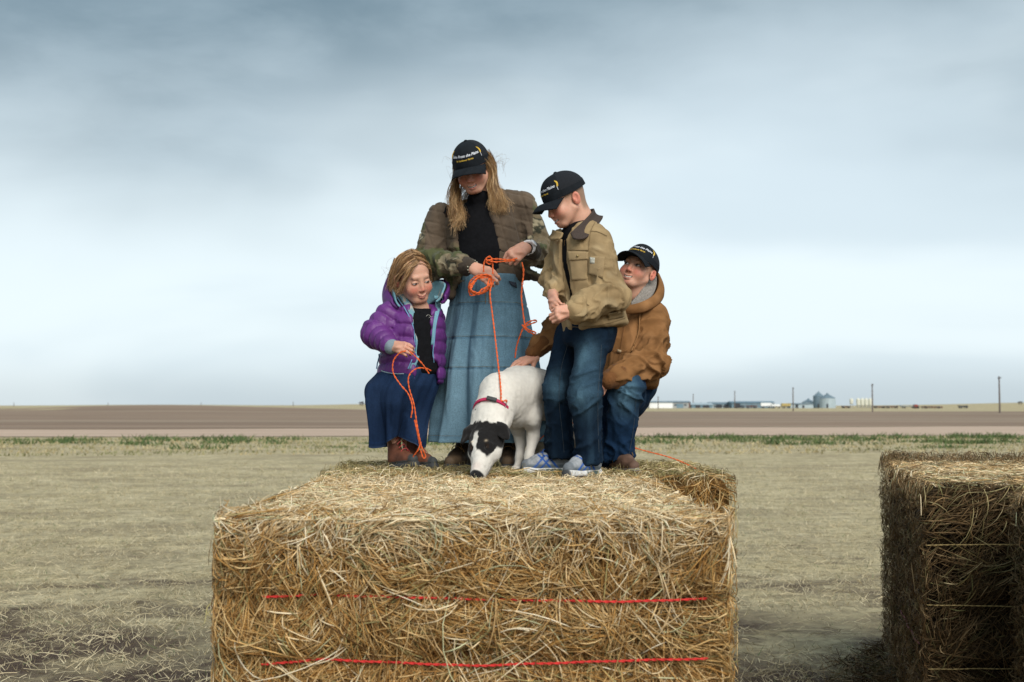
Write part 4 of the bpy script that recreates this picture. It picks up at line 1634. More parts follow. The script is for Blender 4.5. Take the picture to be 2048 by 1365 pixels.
def strip(name, upper, lower, mat, parent, th=0.005, n=24, m=8, bulge=0.0, col=None, colf=None, wave=0.0):
    """Sheet between two curves, bulging along its normal."""
    a, b = spline(upper, n), spline(lower, n)
    t = np.linspace(0, 1, m)
    G = (a[:, None] * (1 - t)[None, :, None] + b[:, None] * t[None, :, None]).reshape(-1, 3)
    Q = grid_quads(n, m)
    nn = normals(G, Q)
    bl = np.tile(np.sin(np.pi * t), n) * bulge
    if wave:
        bl = bl + wave * np.sin(np.repeat(np.linspace(0, 14, n), m) + 2 * np.tile(t, n))
    G = G + nn * bl[:, None]
    V, Q = plate(G, n, m, th)
    c = np.tile(A(col), (len(V), 1)) if col is not None else None
    if colf is not None:
        c = colf(V)
    return mesh(name, V, Q, mat=mat, parent=parent, col=c)


# cap ------------------------------------------------------------------------------------
def text_mesh(body, shear, offset):
    cu = bpy.data.curves.new('lettering', 'FONT')
    cu.body = body
    cu.shear = shear
    cu.offset = offset
    cu.resolution_u = 3
    cu.align_x = 'CENTER'
    o = bpy.data.objects.new('lettering', cu)
    COL.objects.link(o)
    bpy.context.view_layer.update()
    me = bpy.data.meshes.new_from_object(o.evaluated_get(bpy.context.evaluated_depsgraph_get()))
    V = np.zeros(len(me.vertices) * 3, np.float32)
    me.vertices.foreach_get('co', V)
    polys = [tuple(p.vertices) for p in me.polygons]
    bpy.data.objects.remove(o)
    bpy.data.curves.remove(cu)
    bpy.data.meshes.remove(me)
    return V.reshape(-1, 3), polys


TXT1 = text_mesh('Gains From the Plains', 0.35, 0.012)
TXT2 = text_mesh('By Sunflower Farms', 0.2, 0.016)
CAP_C, CAP_R = A([0, .010, .040]), A([.0865, .1085, .094])


def cap_pt(az, el, lift=0.0):
    """Crown surface; azimuth 0 is the front, el 0 the rim, pi/2 the button."""
    az, el = np.asarray(az, float), np.asarray(el, float)
    ce, se = np.cos(el), np.sin(el)
    front = np.clip(np.cos(az), 0, 1) ** 2
    ce2 = ce ** (1 - 0.32 * front)
    r = CAP_R + lift
    x = np.sin(az) * ce2 * r[0]
    y = -np.cos(az) * ce2 * r[1]
    z = se * r[2] * (1 - .02 * front)
    seam = 1 - 0.010 * np.exp(-((np.mod(az + np.pi / 6, np.pi / 3) - np.pi / 6) / .035) ** 2) * np.cos(el) ** .3
    return np.stack([x * seam, y * seam, z], -1) + CAP_C


def make_cap(parent, R, o, s, curve=1.0, lettering=True):
    X = lambda p: o + s * (p @ R.T)
    na, ne = 96, 26
    az = np.arange(na) * 2 * np.pi / na
    el = np.linspace(-0.16, np.pi / 2 - .02, ne)
    G = cap_pt(np.tile(az, ne), np.repeat(np.maximum(el, 0), na))
    G[:, 2] += np.repeat(np.minimum(el, 0), na) * CAP_R[2]
    a_ = np.tile(az, ne)
    G[:, 2] += .008 * np.clip(-np.cos(a_), 0, 1) * (np.repeat(el, na) < .2)
    Q = grid_quads(ne, na, True)[:, ::-1]
    fr = np.abs(np.mod(np.tile(az, ne)[Q[:, 0]] + np.pi, 2 * np.pi) - np.pi) < 1.06
    crown = mesh('cap', X(G), Q[fr], mat=m_cap, parent=parent)
    mesh('mesh_panel', X(G), Q[~fr], mat=m_mesh, parent=crown)
    # band, button, brim
    bz = [cap_pt(az, np.full(na, e), .0012) for e in (0.0, 0.16)]
    bz[0][:, 2] += -.014 + .008 * np.clip(-np.cos(az), 0, 1)
    bandQ = grid_quads(2, na, True)[:, ::-1]
    back = np.abs(np.mod(az[bandQ[:, 0] % na] + np.pi, 2 * np.pi) - np.pi) >= 1.06
    mesh('band', X(np.concatenate(bz)), bandQ[back], mat=m_cap, parent=crown)
    S = Sdf()
    S.frame(R, o, s).el(CAP_C + A([0, 0, CAP_R[2] - .001]), (.009, .009, .006))
    V, Q = S.mesh(.0025)
    mesh('button', V, Q, mat=m_cap, parent=crown)
    nu, nv = 33, 10
    g = []
    for i in range(nv):
        t = i / (nv - 1)
        for j in range(nu):
            u = -1 + 2 * j / (nu - 1)
            a = u * 1.12
            inner = cap_pt(a, 0.0) + A([0, 0, -.012])
            outer = A([.083 * math.sin(u * 1.25) / math.sin(1.25), -.168 + .070 * (1 - math.cos(u * 1.30)) / (1 - math.cos(1.30)), .012])
            p = inner * (1 - t) + outer * t
            p[2] += -.030 * curve * u * u * (0.35 + .65 * t) + .010 * math.sin(t * math.pi) * (1 - u * u)
            g.append(p)
    V, Q = plate(X(A(g)), nv, nu, .0035 * s)
    mesh('brim', V, Q[:, ::-1], mat=m_cap, parent=crown)
    if lettering:
        for (tv, tp), size, elev, mat in ((TXT1, .0190, .42, m_white_thread), (TXT2, .0115, .235, m_yellow_thread)):
            tx = tv[:, 0] * size * .93 / CAP_R[0]
            te = elev + tv[:, 1] * size / CAP_R[2]
            P = cap_pt(tx, te, .0016)
            me = bpy.data.meshes.new('lettering')
            org = ORIG[crown.name]
            me.from_pydata([tuple(v) for v in (X(P) - org)], [], tp)
            me.materials.append(mat)
            ob = bpy.data.objects.new('lettering', me)
            COL.objects.link(ob)
            ob.parent = crown
        for sd in (-1, 1):
            Sg = Sdf()
            Sg.frame(R, o, s)
            for q in range(7):
                e = .40 + q * .055
                b = sd * (1.04 + .07 * math.sin(q * .5) - .012 * q)
                for w in ((-1, 1) if q < 6 else (0,)):
                    c = cap_pt(b + w * .022, e, .0012)
                    c2 = cap_pt(b + w * .034, e + .045, .0012)
                    Sg.rc(c, c2, .0019, .0012, k=.001)
            V, Q = Sg.mesh(.0016)
            mesh('wheat_ear', V, Q, mat=m_yellow_thread, parent=crown)
            e = np.linspace(.22, .44, 8)
            P = cap_pt(sd * (1.02 + .0 * e), e, .0016)
            tubes('wheat_stem', X(P)[None], A([.0011 * s]), m_white_thread, crown, K=4)
    return crown


# footwear -------------------------------------------------------------------------------
def shoe(parent, heel, ang, L, style, pitch=0.0, wid=1.0):
    """Shoe with its heel at `heel` on the hay, pointing along ang (radians from +X)."""
    R = RZ(ang) @ RY(-pitch)
    o = A(heel, float)
    q = L / 0.24
    sole_h = .034 if style == 'sneaker' else .024
    S = Sdf().frame(R, o, q)
    w = wid
    S.rc((.040, 0, .050), (.120, 0, .046), .034 * w, .034 * w, k=.02)
    S.rc((.120, .003, .046), (.202, .004, .042), .034 * w, .027 * w, k=.02)
    S.rc((.060, 0, .090), (.150, 0, .062), .030, .027, k=.03)
    top = {'sneaker': .105, 'boot': .20, 'work': .17, 'low': .11}[style]
    S.rc((.045, 0, .07), (.045, 0, top), .035, .040 if style != 'sneaker' else .036, k=.03)
    S.box((.1, 0, -.02), (.2, .1, .04), mode=-1, k=.004)

    def color(V, n):
        p = (V - o) @ R / q
        x, y, z = p.T
        if style == 'sneaker':
            c = np.tile(A([0.36, 0.385, 0.41]), (len(V), 1)) * (0.8 + .2 * vnoise(V, 160, 3))[:, None]
            c = blend(c, (0.13, 0.16, 0.18), sstep(-z, -.050, -.042) * (np.abs(y) > .012))
            c = blend(c, (0.16, 0.18, 0.2), sstep(x, .195, .205))
            ay = np.abs(y)
            for x0, sl in ((.095, .9), (.128, .9), (.150, -.9), (.118, -.9)):
                c = blend(c, (0.015, 0.09, 0.36), (sstep(-np.abs(x - x0 - sl * (z - .06)), -.0075, -.0045)) * (ay > .016) * (z < .088))
            c = blend(c, (0.015, 0.09, 0.36), (ay < .014) * (x > .085) * (x < .16) * sstep(np.sin(x * 420), .1, .5))
            c = blend(c, (0.03, 0.05, 0.1), sstep(z, .098, .104))
        elif style == 'boot':
            c = np.tile(A([0.135, 0.050, 0.028]), (len(V), 1)) * (1 + .25 * vnoise(V, 45, 4))[:, None]
            c = blend(c, (0.19, 0.095, 0.045), sstep(z, .14, .155))
            c = blend(c, (0.05, 0.055, 0.055), sstep(-z, -.045, -.040) * 1.0 + sstep(x, .185, .195))
        elif style == 'work':
            c = np.tile(A([0.055, 0.036, 0.022]), (len(V), 1)) * (1 + .35 * vnoise(V, 35, 4))[:, None]
            c = blend(c, (0.13, 0.085, 0.05), sstep(x, .15, .17) * sstep(-z, -.075, -.06))
        else:
            c = np.tile(A([0.125, 0.072, 0.050]), (len(V), 1)) * (1 + .3 * vnoise(V, 40, 4))[:, None]
            c = blend(c, (0.06, 0.04, 0.03), sstep(z, .085, .1))
        return c
    nm = {'sneaker': 'running_shoe', 'boot': 'boot', 'work': 'boot', 'low': 'shoe'}[style]
    up, V = garment(nm, S, m_leather, parent, .005, color=color, disp=lambda V, n: .0015 * vnoise(V, 40, 7))
    S = Sdf().frame(R, o, q)
    S.rc((.032, 0, .012), (.12, 0, .012), .037 * w, .035 * w, k=.01)
    S.rc((.12, .002, .012), (.205, .004, .014), .036 * w, .032 * w, k=.02)
    S.box((.1, 0, -.1), (.3, .2, .1), mode=-1, k=.002)
    S.box((.1, 0, sole_h + .112), (.3, .2, .1), mode=-1, k=.003)

    def scol(V, n):
        p = (V - o) @ R / q
        c = np.tile(A([0.05, 0.052, 0.054]), (len(V), 1))
        if style == 'sneaker':
            c = blend(c, (0.62, 0.62, 0.60), sstep(p[:, 2], .010, .013) * sstep(-p[:, 0], -.225, -.215))
            c = blend(c, (0.10, 0.14, 0.13), sstep(-np.abs(p[:, 0] - .085), -.045, -.035) * (p[:, 2] < .026))
        if style == 'low':
            c = np.tile(A([0.16, 0.135, 0.11]), (len(V), 1))
        return c
    garment('sole', S, m_leather, up, .005, color=scol)
    lm = {'sneaker': pmat_blue, 'boot': m_redlace, 'work': m_tanlace, 'low': m_tanlace}[style]
    nl = 3 if style in ('sneaker', 'low') else 5
    X = lambda p: o + q * (R @ A(p, float))
    for i in range(nl):
        t = i / max(1, nl - 1)
        if style in ('boot', 'work'):
            x, z = .150 - .055 * t, .083 + .085 * t
        else:
            x, z = .155 - .05 * t, .083 + .026 * t
        P = [X((x - .004, -.024, z - .012)), X((x + .004, -.012, z + .0015)), X((x + .006, 0, z + .004)), X((x + .002, .012, z + .0015)), X((x - .006, .024, z - .012))]
        tubes('lace', spline(P, 12)[None], A([.0022 * q]), lm, up, K=5)
    P = [X((.150 - .05, .0, .09 + (.085 if style in ('boot', 'work') else .02))), X((.13, .02, .11)), X((.135, .034, .09)), X((.12, .03, .075))]
    tubes('lace', spline(P, 14)[None], A([.0018 * q]), lm, up, K=5)
    return up


pmat_blue = pmat('blue_lace', (0.015, 0.09, 0.36), 0.6, var=0.1, vscale=80)
m_tanlace = pmat('tan_lace', (0.20, 0.12, 0.05), 0.7, var=0.1, vscale=80)


# skirts ---------------------------------------------------------------------------------
def skirt(name, parent, rings, color, mat, nv=100, na=170, gathers=34, seams=(), amp=(0.002, 0.02), ryf=0.8, seed=0, hem_wave=0.0, big=5):
    """rings: (py, x left, x right, depth) outlines from waist to hem; seams: fractions where tiers are gathered."""
    rg = A(rings, float)
    ts = (rg[:, 0] - rg[0, 0]) / (rg[-1, 0] - rg[0, 0])
    t = np.linspace(0, 1, nv)
    cs = spline(np.stack([ts, rg[:, 1], rg[:, 2]], 1), 400)
    xl, xr = np.interp(t, cs[:, 0], cs[:, 1]), np.interp(t, cs[:, 0], cs[:, 2])
    dd = np.interp(t, ts, rg[:, 3])
    py = rg[0, 0] + t * (rg[-1, 0] - rg[0, 0])
    a = np.arange(na) * 2 * np.pi / na
    G = np.zeros((nv, na, 3))
    sm = list(seams) + [1.2]
    for i in range(nv):
        c = W((xl[i] + xr[i]) / 2, py[i], dd[i])
        rx = (xr[i] - xl[i]) / 2 / F_PX * dd[i]
        ry = rx * ryf
        last = max([x for x in [0.0] + list(seams) if x <= t[i] + 1e-9])
        ph = seed + last * 40
        fresh = math.exp(-(t[i] - last) / 0.07) if last > 0 else 0.3
        A_ = amp[0] + (amp[1] - amp[0]) * t[i]
        rad = 1 + 0 * a
        fine = np.sin(a * gathers + 2.2 * np.sin(a * 3 + ph) + ph) * (0.0045 * fresh + 0.04 * A_)
        wide = A_ * (np.sin(a * big + 1.1 * np.sin(2 * a + seed) + seed + .5 * t[i]) + .32 * np.sin(a * (big * 2 + 1) + 2.0 + seed * 2 + 2.5 * np.sin(t[i] * 3) + 1.3 * np.sin(3 * a)) + .5 * np.sin(3 * a + 1.0 + 2 * t[i]))
        pinch = -0.003 * sum(math.exp(-((t[i] - x) / .008) ** 2) for x in seams)
        d = fine + wide + pinch
        G[i, :, 0] = c[0] + (rx + d - amp[1] * t[i]) * np.sin(a)
        G[i, :, 1] = c[1] - (ry + d - amp[1] * t[i]) * np.cos(a)
        G[i, :, 2] = c[2] + hem_wave * t[i] ** 6 * np.sin(3 * a + seed)
    V = G.reshape(-1, 3)
    V = V + (0.0025 * vnoise(V, 18, 3) + .0035 * vnoise(V * A([1, 1, .35]), 11, 4))[:, None] * norm(A([0, -1, 0]))
    Q = grid_quads(nv, na, True)
    N = len(V)
    cen = np.repeat(G.mean(1), na, axis=0)
    rad = V - cen
    rad[:, 2] = 0
    rad /= np.linalg.norm(rad, axis=1)[:, None] + 1e-9
    Vi = V - rad * .004
    hem = np.arange(na) + (nv - 1) * na
    side = np.stack([hem, np.roll(hem, -1), np.roll(hem, -1) + N, hem + N], 1)
    top = np.arange(na)
    side2 = np.stack([np.roll(top, -1), top, top + N, np.roll(top, -1) + N], 1)
    VV = np.concatenate([V, Vi])
    QQ = np.concatenate([Q, Q[:, ::-1] + N, side, side2])
    c = color(VV, np.tile(np.repeat(t, na), 2))
    o = mesh(name, VV, QQ, mat=mat, parent=parent, col=c)
    return o, V, G


def hair_strands(name, parent, roots, ctrl, n, color, rad, spread, wave, S=18, seed=0, K=3, lock=9, waves=2.2, tight=.0026):
    """Wavy locks round control curves; each lock is a bundle of strands that share its waves."""
    rs = np.random.default_rng(seed)
    P, R, C = [], [], []
    for ci, c in enumerate(ctrl):
        c = spline(c, S)
        L = np.linspace(0, 1, S)[:, None]
        for q in range(max(1, n // lock)):
            j0 = rs.normal(0, 1, 3) * spread[0]
            j1 = rs.normal(0, 1, 3) * spread[1]
            ph = rs.uniform(0, 6.28)
            fr = waves * rs.uniform(.75, 1.3)
            am = wave * rs.uniform(.5, 1.2)
            ww = am * L ** .7 * np.concatenate([np.sin(L * 6.28 * fr + ph), np.cos(L * 6.28 * fr + ph), .3 * np.sin(L * 9 + ph)], 1)
            cut = rs.uniform(.78, 1.0)
            cc = np.stack([np.interp(np.linspace(0, cut, S), np.linspace(0, 1, S), c[:, k]) for k in range(3)], 1)
            base = color[rs.integers(0, len(color))]
            for _ in range(lock):
                jj = rs.normal(0, 1, 3) * tight
                k2 = rs.normal(0, 1, 3) * tight * 1.6
                P.append(cc + j0 * (1 - L) + j1 * L + ww * rs.uniform(.8, 1.2) + jj * (1 - .5 * np.sin(L * np.pi)) + k2 * L ** 2)
                R.append(rad * rs.uniform(.5, 1.2) * (1 - .6 * np.linspace(0, 1, S) ** 2))
                C.append(base * rs.uniform(.7, 1.3) * (1 + .3 * L))
    P, R, C = np.array(P), np.array(R), np.array(C)
    return tubes(name, P, R, m_hair, parent, K=K, C=C)
# ------------------------------------------------------------------ the tall girl with the twine
GY = A([0, 0, BALE_TOP])
DOFF = 0.10
pa = thing('person', W(970, 945, 6.08), 'tallest girl in black cap, camouflage jacket and long denim skirt holding orange twine', 'person', 'children on the hay bale')
hA = (head_frame(-16, 23, -9), W(945, 338, 6.0), 1.06)
S = Sdf()
add_head(S, *hA, smile=1.25, open_=.9, nose=.9)
S.chain([hA[1] + hA[0] @ A([0, .03, -.11]), W(962, 408, 6.09), W(966, 450, 6.1), W(970, 580, 6.12)], [.05, .055, .08, .09], k=.03)
S.rc(W(912, 434, 6.11), W(1025, 414, 6.11), .035, k=.03)
aR = [W(892, 430, 6.1), W(858, 525, 6.1), W(946, 536, 5.86)]            # her right arm (left in the picture)
aL = [W(1042, 412, 6.1), W(1077, 508, 6.10), W(1053, 498, 5.86)]
S.chain(aR, [.036, .034, .026], k=.02)
S.chain(aL, [.036, .034, .026], k=.02)
for x in (930, 1018):
    S.chain([W(x + 8 - (x > 970) * 26, 600, 6.12), W(x, 760, 6.12), W(x, 905, 6.15)], [.06, .05, .034], k=.02)
add_hand(S, W(949, 537, 5.85), W(990, 562, 5.80) - W(949, 537, 5.85), W(975, 500, 5.5) - W(968, 545, 5.83), 1.0, -1, curl=((35, 50, 30), (38, 55, 35), (42, 55, 35), (30, 40, 30)), spread=6, thumb=(35, 20))
add_hand(S, W(1050, 495, 5.85), W(1022, 518, 5.80) - W(1050, 495, 5.85), W(1030, 480, 5.5) - W(1036, 508, 5.83), 1.0, 1, curl=((60, 70, 40), (62, 70, 40), (64, 70, 40), (66, 70, 40)), spread=2, thumb=(25, 20))
body_mesh('body', pa, S, hA, [W(970, 550, 5.82), W(1036, 508, 5.82)], 0.98, smile=1.25, open_=.9, blush=1.0)
# shirt
S = Sdf()
S.loft([(W(974, 575, 6.12), .158, .115), (W(970, 500, 6.10), .165, .122), (W(967, 455, 6.09), .156, .112), (W(964, 428, 6.09), .148, .095), (W(962, 410, 6.09), .095, .075)], (1, 0.05, 0), rnd=.03)
S.rc(W(900, 431, 6.10), W(1026, 413, 6.11), .047, k=.04)
S.chain(aR[:2], [.048, .042], k=.03)
S.chain(aL[:2], [.044, .040], k=.03)
S.chain([W(962, 415, 6.08), W(957, 396, 6.05)], [.072, .058], k=.02)
shA, shV = garment('shirt', S, m_black, pa, .008, disp=lambda V, n: drape(V, .004, 3) - .004)
# jacket: brown quilted body, camouflage sleeves, open in front and slipped off one shoulder
CAMO = A([[.150, .118, .072], [.030, .031, .020], [.29, .25, .165], [.075, .082, .036], [.20, .165, .105]])


def camo(V):
    n1, n2, n3 = vnoise(V, 13, 31), vnoise(V, 24, 32), vnoise(V * A([1, 1, 2]), 42, 33)
    c = np.tile(CAMO[0], (len(V), 1))
    c = blend(c, CAMO[4], sstep(n2 + .4 * n3, .0, .15))
    c = blend(c, CAMO[3], sstep(n1 + .5 * n3, .18, .3))
    c = blend(c, CAMO[1], sstep(-n1 + .6 * n2 + .3 * n3, .28, .4))
    c = blend(c, CAMO[2], sstep(n2 - n1 + .5 * n3, .52, .68))
    return c


sleeveR = [W(880, 432, 6.12), W(854, 528, 6.10), W(922, 532, 5.92)]
sleeveL = [W(1046, 410, 6.12), W(1080, 505, 6.12), W(1066, 503, 5.945)]
S = Sdf()
S.loft([(W(970, 570, 6.14), .182, .145), (W(968, 500, 6.13), .19, .145), (W(966, 450, 6.12), .20, .145), (W(966, 415, 6.12), .168, .115), (W(966, 398, 6.13), .12, .09)], (1, 0.05, 0), rnd=.03)
S.rc(W(1000, 402, 6.12), W(1044, 412, 6.12), .056, .060, k=.04)
S.el(W(951, 482, 5.93), (.118, .16, .30), mode=-1, k=.015, rot=RY(-8 * D2R))
S.el(W(945, 400, 6.0), (.11, .16, .09), mode=-1, k=.02)
S.el(W(884, 402, 6.02), (.075, .12, .055), mode=-1, k=.02)
S.chain(sleeveR, [.062, .080, .058], k=.03)
S.chain(sleeveL, [.060, .072, .058], k=.03)
S.box(W(900, 573, 6.08), (.030, .07, .06), .02, k=.03, rot=RY(6 * D2R))
S.rc(W(1030, 520, 6.12), W(1076, 555, 6.06), .030, .012, k=.03)
S.rc(W(1035, 545, 6.15), W(1078, 556, 6.10), .030, .012, k=.03)


def jA_disp(V, n):
    f = folds(V, sleeveR, [.24, .40], .011, .05, 3, .12, .3) * sstep(-V[:, 0], -W(925, 500, 6)[0], -W(915, 500, 6)[0] + .01)
    sr, _, dr = limb_coords(V, sleeveR)
    sl, _, dl = limb_coords(V, sleeveL)
    f = np.where(dr < .10, folds(V, sleeveR, [.24, .42], .013, .05, 3, .11, .55), np.where(dl < .10, folds(V, sleeveL, [.22, .40], .013, .05, 5, .11, .55), drape(V, .005, 8)))
    body = 1 - sstep(np.where(dr < .1, sr, np.where(dl < .1, sl, 0)), .16, .20)
    # quilting lines
    q1 = (V[:, 2] + .25 * V[:, 0]) / .062
    q2 = (V[:, 0] + .3 * V[:, 2]) / .075
    g = np.minimum(np.abs(q1 - np.round(q1)), np.abs(q2 - np.round(q2)))
    return f * (1 - .5 * body) - .006 * body * np.exp(-(g / .06) ** 2) + .007 * body


def jA_col(V, n):
    sr, _, dr = limb_coords(V, sleeveR)
    sl, _, dl = limb_coords(V, sleeveL)
    c = camo(V)
    brown = A([.098, .072, .050]) * (1 + .25 * vnoise(V, 12, 5))[:, None]
    x, y = project(V)
    on = (((dr < .125) & (sr > .21)) | ((dr < .125) & (x < 850)) | ((dl < .115) & ((sl > .17) & (x > 1040) | (x > 1066))))
    c = np.where(on[:, None], c, brown)
    return c


jA, jAV = garment('jacket', S, m_cloth, pa, .0065, disp=jA_disp, color=jA_col, smooth_it=1)
for sl, k in ((sleeveR, aR), (sleeveL, aL)):
    S = Sdf()
    S.rc(sl[-1] + norm(sl[-1] - sl[-2]) * .03, sl[-1] + norm(sl[-1] - sl[-2]) * .062, .048, .040)
    garment('cuff', S, m_cloth, jA, .005, const=(.055, .043, .032), disp=lambda V, n, sl=sl: .0015 * np.sin(limb_coords(V, sl)[1] * 40))
sfA = Surf(np.concatenate([jAV, shV]))
# denim skirt
DEN = A([.112, .205, .275])


def skA(V, t):
    c = np.tile(DEN, (len(V), 1)) * (1 + .16 * vnoise(V * A([1, 1, .4]), 10, 2) + .10 * vnoise(V, 34, 3))[:, None]
    c = blend(c, (.15, .235, .28), .35 * sstep(vnoise(V * A([1, 1, .5]), 5, 7), 0, .7))
    for s_ in (.185, .385, .565):
        c = blend(c, (.05, .12, .19), .6 * np.exp(-((t - s_) / .006) ** 2))
        c = blend(c, (.17, .30, .38), .35 * np.exp(-((t - s_ + .014) / .006) ** 2))
    c = blend(c, (.05, .12, .19), .6 * np.exp(-((t - .965) / .005) ** 2))
    c = blend(c, (.18, .31, .39), .45 * sstep(t, .985, 1))
    return c


skO, skV, skG = skirt('skirt', pa, [(552, 908, 1041, 6.12), (612, 898, 1054, 6.12), (680, 880, 1068, 6.12), (745, 866, 1080, 6.11), (884, 850, 1096, 6.10)],
                      skA, m_denim, seams=(.185, .385, .565), amp=(.004, .032), gathers=44, seed=1.3, big=8, ryf=.82)
for s_ in (.178, .378, .558, .965):
    i = int(s_ * 99)
    ring = skG[i]
    cen = ring.mean(0)
    P = cen + (ring - cen) * 1.004
    P = np.vstack([P, P[:1]])
    tubes('seam', P[None], A([.0008]), pmat('gold_stitching', (.16, .13, .075), .8, var=.3, vscale=150), skO, K=4)
# belt, buckle, fly
S = Sdf()
S.loft([(W(974, 562, 6.12), .166, .124), (W(974, 545, 6.12), .163, .121)], (1, 0.05, 0), rnd=.004)
bO, bV = garment('belt', S, m_leather, pa, .005, const=(.018, .012, .010))
sb = Surf(bV)
S = Sdf()
S.el(sb.at(997, 560, .004), (.024, .008, .019))
garment('buckle', S, pmat('worn_brass', (.20, .16, .09), .45, var=.5, vscale=200, metal=.8), bO, .004)
ssk = Surf(skV)
for x0 in (971, 978):
    trim_line('fly_stitching', ssk, [(x0, 572), (x0, 608)], .0014, m_tanlace, skO, 10)
patch('belt_loop', sb, [(1010, 543), (1015, 543), (1015, 566), (1010, 566)], m_denim, bO, .004, .003, 4, 3, col=(.07, .16, .23))
patch('pocket_flap', ssk, [(1017, 562), (1032, 566), (1034, 577), (1022, 570)], m_denim, skO, .004, .008, 5, 5, col=(.05, .06, .08))
# bracelet and watch
for hp, dr_, nm in ((W(946, 535, 5.865), aR[2] - aR[1], 'bracelet'),):
    f = norm(dr_)
    n1 = norm(np.cross(f, A([0, 0, 1.])))
    n2 = np.cross(f, n1)
    br = None
    ring = A([hp + .029 * (math.cos(t) * n1 + math.sin(t) * n2) for t in np.linspace(0, 2 * np.pi, 33)])
    br = tubes('bracelet', ring[None], A([.0045]), m_cap, pa, K=6)
    for t in np.linspace(0, 2 * np.pi, 15)[:-1]:
        S = Sdf()
        S.el(hp + .0335 * (math.cos(t) * n1 + math.sin(t) * n2), .0042)
        V, Q = S.mesh(.002)
        mesh('bead', V, Q, mat=pmat_bead if 'pmat_bead' in globals() else globals().setdefault('pmat_bead', pmat('cream_bead', (.55, .55, .42), .4, var=.1)), parent=br)
f = norm(aL[2] - aL[1])
wp = W(1056, 496, 5.86)
n2 = norm(A([.25, -1, .35]) - f * (A([.25, -1, .35]) @ f))
n1 = np.cross(f, n2)
ring = A([wp + .031 * (math.cos(t) * n1 + math.sin(t) * n2) for t in np.linspace(0, 2 * np.pi, 33)])
m_watch = pmat('white_resin', (.70, .68, .68), .35, var=.05)
wt = tubes('watch', ring[None], A([.008]), m_watch, pa, K=8)
S = Sdf().frame(np.stack([n1, f, n2], 1), wp + n2 * .036)
S.el((0, 0, 0), (.021, .021, .008))
V, Q = S.mesh(.003)
mesh('watch_case', V, Q, mat=m_watch, parent=wt)
S = Sdf().frame(np.stack([n1, f, n2], 1), wp + n2 * .0415)
S.el((0, 0, 0), (.013, .013, .004))
V, Q = S.mesh(.002)
mesh('watch_face', V, Q, mat=pmat('watch_dial', (.33, .36, .42), .3, var=0), parent=wt)
shoe(pa, W(938, 935, 6.18) * A([1, 1, 0]) + GY, math.radians(-112), .275, 'work')
shoe(pa, W(1022, 935, 6.16) * A([1, 1, 0]) + GY, math.radians(-95), .275, 'work')
capA = make_cap(pa, *hA, curve=1.0)
# long wavy hair
HB = A([[.36, .205, .085], [.25, .135, .055], [.46, .29, .135], [.15, .078, .032], [.55, .37, .19]])
X = lambda p: hA[1] + hA[2] * (hA[0] @ A(p, float))
ctl = []
for i in range(9):                                            # left side in the picture
    t = i / 8
    ctl.append([X((-.066 + .004 * t, -.028 + .085 * t, .045)), X((-.082, -.03 + .085 * t, -.01)), W(906 + 8 * t, 378, 5.98 + .06 * t), W(902 + 13 * t, 405, 5.97 + .06 * t),
                W(908 + 14 * t, 430 + 4 * math.sin(i), 5.965 + .02 * t), W(911 + 10 * math.sin(i * 1.9), 452 + 8 * math.cos(i * 2), 5.955)])
for i in range(11):                                           # right side
    t = i / 10
    ctl.append([X((.070, -.018 + .085 * t, .045)), X((.088, .0 + .07 * t, -.01)), W(981 + 10 * t, 366, 5.99 + .07 * t), W(986 + 14 * t, 388, 5.98 + .06 * t),
                W(988 + 20 * t, 408 + 3 * math.sin(i), 5.965 + .035 * t), W(990 + 25 * t, 424 + 6 * math.cos(i * 2.3), 5.955 + .02 * t)])
for i in range(7):                                            # back
    t = i / 6
    ctl.append([X((-.06 + .12 * t, .09, .03)), X((-.065 + .13 * t, .11, -.05)), W(915 + 78 * t, 400, 6.13), W(912 + 82 * t, 425, 6.13)])
hairA = hair_strands('hair', pa, None, ctl, 126, HB * .8, .0007, (.007, .012), .012, S=15, seed=4, K=2, tight=.0042)
rs = np.random.default_rng(77)
fly = []
for i in range(26):
    s0 = X((.085 * (1 if i % 3 else -1), .03, .02 - .05 * rs.uniform()))
    out = A([(1 if i % 3 else -1) * rs.uniform(.01, .07), rs.normal(0, .02), rs.uniform(-.01, .05)])
    fly.append(spline([s0, s0 + out * .6 + A([0, 0, .015]), s0 + out * 1.2 + rs.normal(0, .012, 3), s0 + out * 1.1 + A([0, 0, -.04]) + rs.normal(0, .015, 3)], 14))
tag(tubes('loose_hair', np.array(fly), np.full(len(fly), .0003), m_hair, hairA, K=3, C=np.tile(A([.25, .15, .07]), (len(fly), 1))), kind='stuff')

# ------------------------------------------------------------------ the small girl in the purple jacket
DOFF = -0.26
pb = thing('person', W(805, 940, 6.3), 'smallest girl with light brown hair in a purple puffer jacket and dark denim skirt', 'person', 'children on the hay bale')
hB = (head_frame(27, 26, -14), W(827, 557, 6.26), 1.05)
S = Sdf()
add_head(S, *hB, smile=1.5, open_=0, nose=.62)
S.chain([hB[1] + hB[0] @ A([0, .03, -.10]), W(838, 622, 6.31), W(836, 660, 6.32), W(830, 745, 6.32)], [.045, .048, .07, .075], k=.03)
bR = [W(785, 625, 6.30), W(752, 668, 6.26), W(784, 692, 6.10)]
bL = [W(868, 628, 6.38), W(872, 690, 6.44), W(870, 735, 6.44)]
S.chain(bR, [.035, .03, .022], k=.02)
S.chain(bL, [.035, .03, .022], k=.02)
for x, q in ((786, 6.34), (816, 6.38)):
    S.chain([W(x + 14, 760, 6.32), W(x + 4, 840, q), W(x, 912, q)], [.05, .04, .028], k=.02)
add_hand(S, W(786, 692, 6.085), W(815, 700, 6.03) - W(786, 692, 6.085), W(800, 660, 5.7) - W(803, 695, 6.05), .82, -1, curl=((45, 60, 40),) * 4, spread=3, thumb=(25, 15))
